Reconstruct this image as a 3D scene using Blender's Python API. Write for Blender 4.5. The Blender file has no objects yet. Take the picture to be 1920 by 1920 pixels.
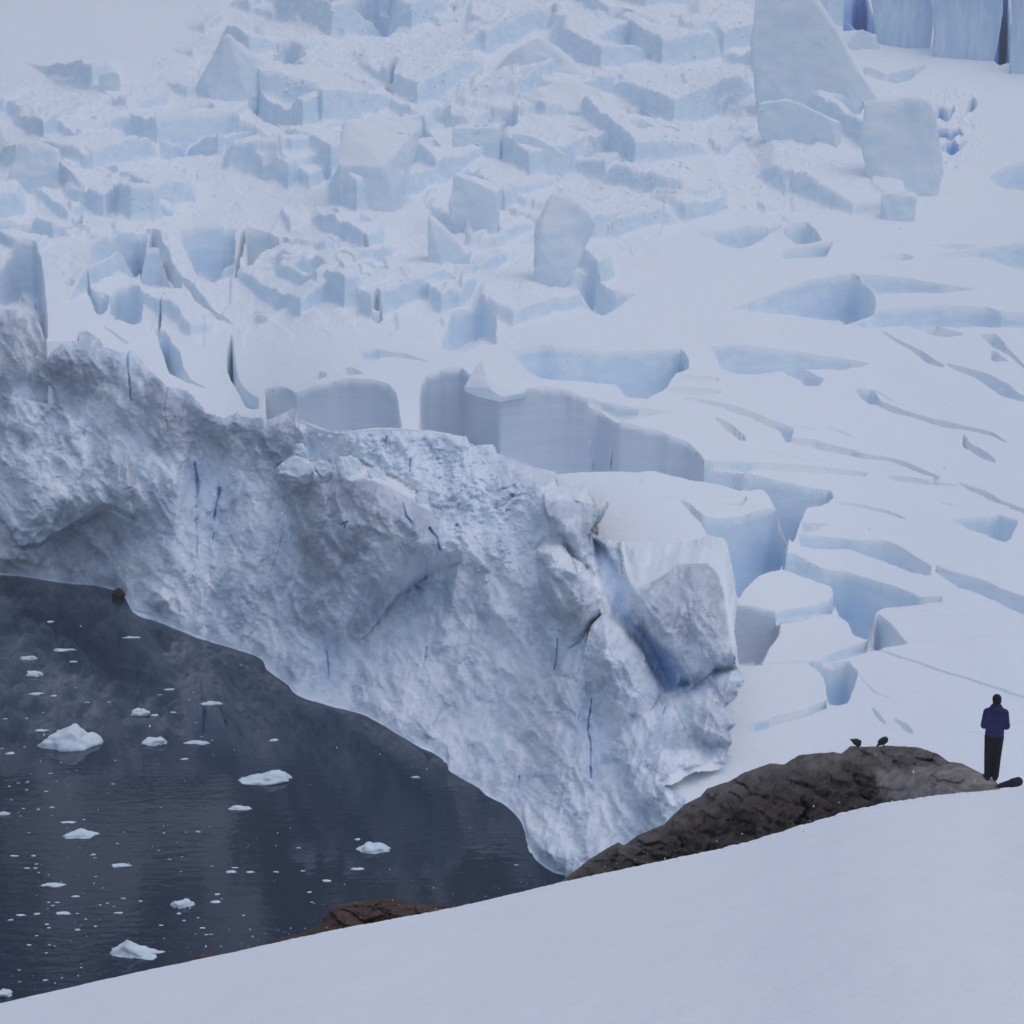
import bpy, bmesh, math, random
import numpy as np
from mathutils import Vector, Matrix

random.seed(7)
RNG = np.random.RandomState(11)
SC = bpy.context.scene
COL = SC.collection

# ------------------------------------------------------------------ camera model
F = 3583.0                       # focal length in photo pixels (1920 wide)
H = 50.0                         # eye height above the sea
PITCH = math.atan((960 - 300) / F)
CP, SP = math.cos(PITCH), math.sin(PITCH)


def ray(px, py):
    """x and z per metre of forward distance, for a photo pixel"""
    u = (np.asarray(px, float) - 960) / F
    v = (960 - np.asarray(py, float)) / F
    y = CP + v * SP
    z = -SP + v * CP
    return u / y, z / y


def at(px, py, D):
    rx, rz = ray(px, py)
    D = np.asarray(D, float)
    return np.stack([rx * D, D + 0 * rx, H + rz * D], -1)


def P(px, py, D):
    a = at(px, py, D)
    return Vector((float(a[0]), float(a[1]), float(a[2])))


def water_D(px, py):
    rx, rz = ray(px, py)
    return -H / rz


# ------------------------------------------------------------------ noise
_perm = RNG.permutation(512)
_g = RNG.rand(512) * 2 * math.pi
_gx, _gy = np.cos(_g), np.sin(_g)


def gnoise(x, y, seed=0):
    x = np.asarray(x, np.float64) + seed * 17.31
    y = np.asarray(y, np.float64) - seed * 9.77
    xi = np.floor(x).astype(np.int64)
    yi = np.floor(y).astype(np.int64)
    xf, yf = x - xi, y - yi

    def g(ix, iy, dx, dy):
        h = _perm[(_perm[(ix + seed * 31) & 511] + iy) & 511]
        return _gx[h] * dx + _gy[h] * dy
    u = xf * xf * xf * (xf * (xf * 6 - 15) + 10)
    v = yf * yf * yf * (yf * (yf * 6 - 15) + 10)
    a = g(xi, yi, xf, yf); b = g(xi + 1, yi, xf - 1, yf)
    c = g(xi, yi + 1, xf, yf - 1); d = g(xi + 1, yi + 1, xf - 1, yf - 1)
    return ((a + (b - a) * u) + ((c + (d - c) * u) - (a + (b - a) * u)) * v) * 1.5


def fbm(x, y, octs=4, seed=0, gain=.5, ridged=False):
    t = 0; a = 1.0; s = 0; f = 1.0
    for o in range(octs):
        n = gnoise(x * f, y * f, seed + o * 3)
        if ridged:
            n = 1 - 2 * np.abs(n)
        t = t + a * n; s += a; a *= gain; f *= 2.03
    return t / s


def noise3(v, scale, seed=0, octs=3):
    """cheap 3D noise for small objects, v (n,3)"""
    x, y, z = v[:, 0] * scale, v[:, 1] * scale, v[:, 2] * scale
    return (fbm(x + .31 * z, y - .37 * z, octs, seed) + fbm(y + .41 * x, z, octs, seed + 1) + fbm(z, x - .29 * y, octs, seed + 2)) / 1.8


def facets(x, y, seed=0, tilt=1.0):
    """broken planes: nearest-cell value with a tilt of its own, and the distance to the next cell"""
    xi, yi = np.floor(x).astype(np.int64), np.floor(y).astype(np.int64)
    b1 = np.full(np.shape(x), 1e9); b2 = np.full(np.shape(x), 1e9); val = np.zeros(np.shape(x)); rnd = np.zeros(np.shape(x))

    def hsh(ix, iy, k):
        return _perm[(_perm[(_perm[(ix + seed * 13) & 511] + iy) & 511] + k * 37) & 511] / 511.0
    for oy in (-1, 0, 1):
        for ox in (-1, 0, 1):
            ix, iy = xi + ox, yi + oy
            dx = x - (ix + .1 + .8 * hsh(ix, iy, 1)); dy = y - (iy + .1 + .8 * hsh(ix, iy, 2))
            d = dx * dx + dy * dy
            v = hsh(ix, iy, 3) - .5 + tilt * ((hsh(ix, iy, 4) - .5) * dx + (hsh(ix, iy, 5) - .5) * dy)
            m = d < b1
            b2 = np.where(m, b1, np.minimum(b2, d))
            val = np.where(m, v, val); rnd = np.where(m, hsh(ix, iy, 6), rnd); b1 = np.where(m, d, b1)
    return val, np.sqrt(b2) - np.sqrt(b1), rnd


def sstep(a, b, x):
    t = np.clip((x - a) / (b - a), 0, 1)
    return t * t * (3 - 2 * t)


def inside_poly(px, py, poly):
    px = np.asarray(px); py = np.asarray(py)
    r = np.zeros(px.shape, bool)
    n = len(poly)
    for i in range(n):
        x1, y1 = poly[i]; x2, y2 = poly[(i + 1) % n]
        if y1 == y2:
            continue
        c = ((y1 > py) != (y2 > py)) & (px < (x2 - x1) * (py - y1) / (y2 - y1) + x1)
        r ^= c
    return r


def poly_dist(px, py, poly, closed=True):
    px = np.asarray(px, float); py = np.asarray(py, float)
    d = np.full(px.shape, 1e9)
    n = len(poly)
    for i in range(n if closed else n - 1):
        x1, y1 = poly[i]; x2, y2 = poly[(i + 1) % n]
        vx, vy = x2 - x1, y2 - y1
        L = vx * vx + vy * vy + 1e-9
        t = np.clip(((px - x1) * vx + (py - y1) * vy) / L, 0, 1)
        d = np.minimum(d, np.hypot(px - x1 - t * vx, py - y1 - t * vy))
    return d


def soft_poly(px, py, poly, feather):
    d = poly_dist(px, py, poly)
    ins = inside_poly(px, py, poly)
    return sstep(-feather, feather, np.where(ins, d, -d))


def tps(pts):
    """thin plate spline through (px, py, value) points"""
    p = np.array(pts, float)
    xy = p[:, :2] / 1000.0
    n = len(p)

    def U(r2):
        return r2 * np.log(r2 + 1e-12)
    d2 = ((xy[:, None] - xy[None]) ** 2).sum(-1)
    A = np.zeros((n + 3, n + 3))
    A[:n, :n] = U(d2) + np.eye(n) * 2e-4
    A[:n, n] = 1; A[:n, n + 1:] = xy
    A[n, :n] = 1; A[n + 1:, :n] = xy.T
    w = np.linalg.solve(A, np.concatenate([p[:, 2], [0, 0, 0]]))

    def ev(X, Y):
        X = np.asarray(X, float) / 1000; Y = np.asarray(Y, float) / 1000
        out = w[n] + w[n + 1] * X + w[n + 2] * Y
        for i in range(n):
            out = out + w[i] * U((X - xy[i, 0]) ** 2 + (Y - xy[i, 1]) ** 2)
        return out
    return ev


# ------------------------------------------------------------------ mesh helpers
def link(o, parent=None):
    COL.objects.link(o)
    if parent is not None:
        o.parent = parent
    return o


def tag(o, label=None, cat=None, group=None, kind=None):
    if label: o['label'] = label
    if cat: o['category'] = cat
    if group: o['group'] = group
    if kind: o['kind'] = kind
    return o


def empty(name, loc):
    o = bpy.data.objects.new(name, None)
    o.empty_display_size = .2
    o.location = loc
    return link(o)


def mesh_np(name, V, Q, mat, attrs=None, parent=None, smooth=True):
    me = bpy.data.meshes.new(name)
    V = np.asarray(V, np.float32); Q = np.asarray(Q, np.int32)
    k = Q.shape[1]
    me.vertices.add(len(V)); me.vertices.foreach_set('co', V.ravel())
    me.loops.add(Q.size); me.loops.foreach_set('vertex_index', Q.ravel())
    me.polygons.add(len(Q))
    me.polygons.foreach_set('loop_start', np.arange(len(Q), dtype=np.int32) * k)
    me.polygons.foreach_set('loop_total', np.full(len(Q), k, np.int32))
    me.polygons.foreach_set('use_smooth', np.full(len(Q), smooth, bool))
    me.update(calc_edges=True)
    for a, val in (attrs or {}).items():
        at_ = me.attributes.new(a, 'FLOAT', 'POINT')
        at_.data.foreach_set('value', np.asarray(val, np.float32).ravel())
    me.materials.append(mat)
    o = bpy.data.objects.new(name, me)
    return link(o, parent)


def grid_np(name, G, mat, attrs=None, keep=None, parent=None, flip=False, tri=False):
    """G (r, c, 3); keep (r-1, c-1) bool"""
    r, c = G.shape[:2]
    idx = np.arange(r * c).reshape(r, c)
    q = np.stack([idx[:-1, :-1], idx[:-1, 1:], idx[1:, 1:], idx[1:, :-1]], -1)
    if flip:
        q = q[..., ::-1]
    q = q[keep] if keep is not None else q.reshape(-1, 4)
    if tri:
        Z = G.reshape(-1, 3)[:, 2]
        d = (np.abs(Z[q[:, 0]] - Z[q[:, 2]]) <= np.abs(Z[q[:, 1]] - Z[q[:, 3]]))[:, None]
        q = np.concatenate([np.where(d, q[:, [0, 1, 2]], q[:, [0, 1, 3]]), np.where(d, q[:, [0, 2, 3]], q[:, [1, 2, 3]])])
    used = np.zeros(r * c, bool); used[q.ravel()] = True
    remap = np.cumsum(used) - 1
    V = G.reshape(-1, 3)[used]
    at_ = {k: np.asarray(v).ravel()[used] for k, v in (attrs or {}).items()}
    return mesh_np(name, V, remap[q], mat, at_, parent)


def bm_obj(name, bm, mat, parent=None, smooth=True):
    me = bpy.data.meshes.new(name)
    bm.to_mesh(me); bm.free()
    for p in me.polygons:
        p.use_smooth = smooth
    me.materials.append(mat)
    return link(bpy.data.objects.new(name, me), parent)


def remeshed(name, bm, mat, voxel, smooth=4, parent=None):
    """fuse overlapping solids into one continuous skin"""
    me = bpy.data.meshes.new('tmp')
    bm.to_mesh(me); bm.free()
    o = link(bpy.data.objects.new('tmp', me))
    m = o.modifiers.new('r', 'REMESH'); m.mode = 'VOXEL'; m.voxel_size = voxel
    s = o.modifiers.new('s', 'SMOOTH'); s.iterations = smooth; s.factor = .5
    dg = bpy.context.evaluated_depsgraph_get()
    me2 = bpy.data.meshes.new_from_object(o.evaluated_get(dg))
    bpy.data.objects.remove(o)
    bpy.data.meshes.remove(me)
    me2.name = name
    me2.materials.clear(); me2.materials.append(mat)
    for p in me2.polygons:
        p.use_smooth = True
    return link(bpy.data.objects.new(name, me2), parent)


def add_ell(bm, c, r, rot=None, seg=16):
    m = Matrix.Translation(Vector(c)) @ (rot.to_4x4() if rot is not None else Matrix.Identity(4)) @ Matrix.Diagonal((r[0], r[1], r[2], 1))
    bmesh.ops.create_uvsphere(bm, u_segments=seg, v_segments=seg // 2 + 2, radius=1, matrix=m)


def add_limb(bm, a, b, ra, rb, seg=12):
    a, b = Vector(a), Vector(b)
    d = b - a
    q = Vector((0, 0, 1)).rotation_difference(d).to_matrix().to_4x4()
    bmesh.ops.create_cone(bm, cap_ends=True, segments=seg, radius1=ra, radius2=rb, depth=d.length,
                          matrix=Matrix.Translation((a + b) / 2) @ q)
    add_ell(bm, a, (ra, ra, ra), seg=12); add_ell(bm, b, (rb, rb, rb), seg=12)


# ------------------------------------------------------------------ materials
def curve(pts, k=5):
    """traced polyline as a gently rounded function of x"""
    px, py = np.array([p[0] for p in pts], float), np.array([p[1] for p in pts], float)
    x = np.arange(px[0], px[-1] + .5, 1.0)
    y = np.interp(x, px, py)
    k = int(min(k, (len(x) - 1) // 4))
    if k > 0:
        w = np.ones(2 * k + 1) / (2 * k + 1)
        lo = 2 * y[0] - y[1:k + 1][::-1]; hi = 2 * y[-1] - y[-k - 1:-1][::-1]
        y = np.convolve(np.concatenate([lo, y, hi]), w, 'valid')
    return x, y


class NT:
    def __init__(self, name):
        self.m = bpy.data.materials.new(name)
        self.m.use_nodes = True
        self.t = self.m.node_tree
        self.b = self.t.nodes['Principled BSDF']

    def n(self, typ, **kw):
        nd = self.t.nodes.new(typ)
        for k, v in kw.items():
            if k in ('operation', 'blend_type', 'data_type', 'attribute_name', 'noise_dimensions', 'interpolation_type', 'feature', 'clamp', 'clamp_factor', 'normalize'):
                setattr(nd, k, v)
            else:
                nd.inputs[k.replace('_', ' ')].default_value = v
        return nd

    def l(self, a, b):
        self.t.links.new(a, b)

    def attr(self, name):
        return self.n('ShaderNodeAttribute', attribute_name=name).outputs['Fac']

    def pos(self, scale=(1, 1, 1)):
        tc = self.n('ShaderNodeTexCoord')
        mp = self.n('ShaderNodeMapping'); mp.inputs['Scale'].default_value = scale
        self.l(tc.outputs['Object'], mp.inputs['Vector'])
        return mp.outputs['Vector']

    def noise(self, vec, scale, detail=5, rough=.55, dist=0):
        nd = self.n('ShaderNodeTexNoise', Scale=scale, Detail=detail, Roughness=rough, Distortion=dist)
        self.l(vec, nd.inputs['Vector'])
        return nd.outputs['Fac']

    def rng(self, v, a, b, c=0, d=1):
        nd = self.n('ShaderNodeMapRange', interpolation_type='SMOOTHSTEP')
        for i, x in zip((1, 2, 3, 4), (a, b, c, d)):
            nd.inputs[i].default_value = x
        self.l(v, nd.inputs[0])
        return nd.outputs[0]

    def math(self, op, a, b):
        nd = self.n('ShaderNodeMath', operation=op)
        for i, x in enumerate((a, b)):
            if isinstance(x, (int, float)): nd.inputs[i].default_value = x
            else: self.l(x, nd.inputs[i])
        return nd.outputs[0]

    def mix(self, f, a, b):
        nd = self.n('ShaderNodeMix', data_type='RGBA')
        for s, x in ((nd.inputs[0], f), (nd.inputs[6], a), (nd.inputs[7], b)):
            if isinstance(x, (int, float)): s.default_value = x
            elif isinstance(x, tuple): s.default_value = (*x, 1)
            else: self.l(x, s)
        return nd.outputs[2]

    def bump(self, h, strength, dist, prev=None):
        nd = self.n('ShaderNodeBump', Strength=strength, Distance=dist)
        self.l(h, nd.inputs['Height'])
        if prev is not None:
            self.l(prev, nd.inputs['Normal'])
        return nd.outputs['Normal']


SNOW = (.85, .878, .905)


def m_glacier():
    t = NT('glacier_snow_and_ice')
    p = t.pos()
    g = t.n('ShaderNodeNewGeometry')
    sep = t.n('ShaderNodeSeparateXYZ'); t.l(g.outputs['Normal'], sep.inputs[0])
    wob = t.noise(p, .5, 4)
    nz = t.math('ADD', sep.outputs['Z'], t.math('MULTIPLY', t.math('SUBTRACT', wob, .5), .25))
    flat = t.rng(nz, .35, .72)
    big = t.noise(t.pos((1, 1, 2.5)), .22, 6, .6)
    ice = t.mix(t.rng(big, .35, .68), (.68, .805, .905), (.80, .875, .925))
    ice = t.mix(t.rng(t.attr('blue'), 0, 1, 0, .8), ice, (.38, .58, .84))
    ice = t.mix(t.rng(t.attr('blue'), 1, 1.5), ice, (.30, .43, .74))  # darkest blue: painted shade for the deepest gaps
    ice = t.mix(t.attr('dirt_shade'), ice, (.60, .65, .72))
    lay = t.rng(t.noise(t.pos((.05, .05, 2.6)), 1.0, 5, .65, .3), .44, .62)
    ice = t.mix(t.math('MULTIPLY', lay, t.math('ADD', t.math('MULTIPLY', t.attr('dirt_shade'), .13), .05)), ice, (.42, .50, .60))
    c = t.mix(flat, ice, SNOW)
    t.l(c, t.b.inputs['Base Color'])
    t.b.inputs['Roughness'].default_value = .75
    t.b.inputs['Specular IOR Level'].default_value = .25
    n1 = t.bump(t.noise(p, .7, 6, .6), .35, .5)
    n2 = t.bump(t.noise(t.pos((.25, .25, 3)), 1.6, 5, .6), .30, .15, n1)
    t.l(n2, t.b.inputs['Normal'])
    return t.m


def m_cliff():
    t = NT('weathered_cliff_ice')
    p = t.pos()
    big = t.noise(p, .085, 9, .70, .8)
    mid = t.noise(t.pos((1.2, 1.2, .7)), .45, 7, .68, .9)
    f = t.math('ADD', t.math('MULTIPLY', t.attr('mot'), .55), t.math('ADD', t.math('MULTIPLY', big, .25), t.math('MULTIPLY', mid, .20)))
    ice = t.mix(t.rng(f, .38, .52), (.56, .62, .705), (.79, .85, .915))
    ice = t.mix(t.rng(f, .50, .63), ice, (.95, .965, .98))
    ice = t.mix(t.math('MULTIPLY', t.attr('dirt_shade'), t.rng(f, .3, .75, .95, .40)), ice, (.39, .42, .495))  # one grey for dirty ice and for painted shade
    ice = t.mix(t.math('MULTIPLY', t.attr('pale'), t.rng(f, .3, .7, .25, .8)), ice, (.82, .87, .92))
    ice = t.mix(t.math('MULTIPLY', t.attr('blue'), .8), ice, (.46, .64, .92))
    c = t.mix(t.attr('snow'), ice, SNOW)
    t.l(c, t.b.inputs['Base Color'])
    t.b.inputs['Roughness'].default_value = .6
    t.b.inputs['Specular IOR Level'].default_value = .3
    n1 = t.bump(t.noise(p, .9, 8, .65), .16, .4)
    n2 = t.bump(t.noise(p, 3.5, 5, .6), .25, .12, n1)
    t.l(n2, t.b.inputs['Normal'])
    return t.m


def m_block():
    t = NT('serac_ice')
    p = t.pos()
    g = t.n('ShaderNodeNewGeometry')
    sep = t.n('ShaderNodeSeparateXYZ'); t.l(g.outputs['Normal'], sep.inputs[0])
    nz = t.math('ADD', sep.outputs['Z'], t.math('MULTIPLY', t.math('SUBTRACT', t.noise(p, .35, 4), .5), .3))
    ice = t.mix(t.rng(t.noise(t.pos((1, 1, 2)), .2, 6, .6), .35, .7), (.71, .815, .90), (.83, .885, .925))
    ice = t.mix(t.attr('blue'), ice, t.mix(t.rng(t.noise(t.pos((1, 1, .15)), .5, 5, .6), .35, .65), (.56, .70, .86), (.70, .80, .90)))
    c = t.mix(t.rng(nz, .28, .62), ice, SNOW)
    t.l(c, t.b.inputs['Base Color'])
    t.b.inputs['Roughness'].default_value = .75
    t.b.inputs['Specular IOR Level'].default_value = .25
    t.l(t.bump(t.noise(p, .6, 7, .6), .4, .6), t.b.inputs['Normal'])
    return t.m


def m_simple(name, col, rough=.8, col2=None, scale=5, bump=0, bscale=8, bdist=.02, spec=.3):
    t = NT(name)
    p = t.pos()
    if col2:
        t.l(t.mix(t.rng(t.noise(p, scale, 6, .6), .35, .65), col, col2), t.b.inputs['Base Color'])
    else:
        t.b.inputs['Base Color'].default_value = (*col, 1)
    t.b.inputs['Roughness'].default_value = rough
    t.b.inputs['Specular IOR Level'].default_value = spec
    if bump:
        t.l(t.bump(t.noise(p, bscale, 6, .6), bump, bdist), t.b.inputs['Normal'])
    return t.m


def m_rock(name, dark, light, warm, scale=.5):
    t = NT(name)
    p = t.pos()
    a = t.noise(p, scale, 8, .65, .4)
    b = t.noise(t.pos((1, 1, 2.2)), scale * 3.2, 6, .6)
    c = t.mix(t.rng(a, .36, .66), dark, light)
    c = t.mix(t.math('MULTIPLY', t.rng(b, .42, .7), .55), c, warm)
    c = t.mix(t.math('MULTIPLY', t.attr('pale'), .85), c, t.mix(t.rng(b, .3, .7), (.19, .165, .155), (.36, .31, .285)))
    lich = t.rng(t.noise(p, scale * 9, 4), .62, .70)
    c = t.mix(t.math('MULTIPLY', lich, .35), c, (.22, .22, .22))
    t.l(c, t.b.inputs['Base Color'])
    t.b.inputs['Roughness'].default_value = .8
    t.b.inputs['Specular IOR Level'].default_value = .25
    vo = t.n('ShaderNodeTexVoronoi', feature='DISTANCE_TO_EDGE', Scale=scale * .42)
    wv = t.n('ShaderNodeMix', data_type='VECTOR'); wv.inputs[0].default_value = .3
    nz_ = t.n('ShaderNodeTexNoise', Scale=scale * 2.5, Detail=4)
    pp = t.pos((1, 1, 1.9)); t.l(pp, nz_.inputs['Vector']); t.l(pp, wv.inputs[4]); t.l(nz_.outputs['Color'], wv.inputs[5])
    t.l(wv.outputs[1], vo.inputs['Vector'])
    n0 = t.bump(t.rng(vo.outputs['Distance'], 0, .06), .5, .18)
    n1 = t.bump(a, .6, .3, n0)
    n2 = t.bump(t.noise(p, scale * 8, 7, .65), .7, .08, n1)
    t.l(n2, t.b.inputs['Normal'])
    return t.m


def m_water():
    t = NT('dark_sea_water')
    t.b.inputs['Base Color'].default_value = (.019, .030, .057, 1)
    t.b.inputs['Roughness'].default_value = .02
    t.b.inputs['IOR'].default_value = 1.333
    p = t.pos((.55, 1.0, 1))
    tc = t.pos()
    # cat's paws: wind patches nearer the shore, calmer by the ice
    sep = t.n('ShaderNodeSeparateXYZ'); t.l(tc, sep.inputs[0])
    near = t.rng(sep.outputs['Y'], 118, 172, 1.0, .05)
    patch = t.rng(t.noise(t.pos((.5, 1, 1)), .045, 3), .38, .62, .25, 1)
    amp = t.math('MULTIPLY', near, patch)
    h1 = t.noise(p, 1.1, 3, .5)
    h2 = t.noise(p, .22, 2, .5)
    h = t.math('ADD', t.math('MULTIPLY', h1, amp), t.math('MULTIPLY', h2, .12))
    t.l(t.bump(h, .24, .15), t.b.inputs['Normal'])
    return t.m


def m_slope():
    t = NT('foreground_snow')
    p = t.pos()
    t.l(t.mix(t.noise(p, .35, 4), (.86, .875, .90), (.91, .92, .94)), t.b.inputs['Base Color'])
    t.b.inputs['Roughness'].default_value = .8
    t.b.inputs['Specular IOR Level'].default_value = .2
    n1 = t.bump(t.noise(t.pos((1, .6, 1)), 1.2, 5, .55), .28, .25)
    n2 = t.bump(t.noise(p, 9, 5, .6), .35, .03, n1)
    t.l(n2, t.b.inputs['Normal'])
    return t.m


def m_mountain():
    t = NT('mountain_rock_and_snow')
    p = t.pos((1, 1, .35))
    f = t.rng(t.noise(p, .012, 7, .6, .5), .46, .56)
    t.l(t.mix(f, (.07, .072, .08), (.72, .74, .78)), t.b.inputs['Base Color'])
    t.b.inputs['Roughness'].default_value = .9
    return t.m


M_GL, M_CL, M_BL = m_glacier(), m_cliff(), m_block()
M_SNOW = m_slope()
M_FLOE = m_simple('floe_ice', (.78, .83, .86), .6, (.66, .78, .84), 1.5, .4, 2.5, .12)
M_ROCK = m_rock('dark_outcrop_rock', (.034, .025, .020), (.085, .062, .050), (.118, .083, .062), .7)
M_SHORE = m_rock('brown_shore_rock', (.052, .029, .021), (.098, .056, .039), (.14, .082, .056), 1.2)
M_WATER = m_water()

# ------------------------------------------------------------------ the glacier surface
BASE = [  # photo x, y, forward distance
    (0, 0, 600), (0, 200, 450), (0, 400, 322), (0, 500, 275), (0, 580, 247),
    (430, 0, 600), (430, 200, 455), (430, 400, 335), (430, 600, 258), (435, 780, 216),
    (200, 660, 234), (560, 745, 214), (700, 716, 213), (900, 700, 216), (1035, 728, 212), (900, 830, 196), (700, 810, 196),
    (960, 0, 620), (960, 200, 480), (960, 400, 358), (960, 600, 262),
    (1226, 884, 189), (1107, 1001, 175), (1328, 1007, 175), (1390, 1260, 149), (1376, 1424, 134.5), (1250, 1475, 128),
    (1500, 0, 640), (1500, 200, 510), (1500, 400, 392), (1500, 500, 340), (1500, 600, 296), (1500, 700, 258), (1500, 800, 230),
    (1500, 900, 207), (1500, 1000, 190), (1500, 1120, 171), (1500, 1250, 152), (1500, 1400, 136),
    (1920, 0, 660), (1920, 200, 530), (1920, 400, 405), (1920, 600, 306), (1920, 800, 238), (1920, 1000, 194), (1920, 1200, 160), (1920, 1400, 133),
    (2100, 800, 240), (2100, 1200, 162), (2100, 300, 465), (-150, 300, 385), (-150, 560, 255), (-150, 0, 610)]
_bev = tps([(x, y, math.log(d)) for x, y, d in BASE])


def baseD(px, py):
    return np.exp(_bev(px, py))


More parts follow.
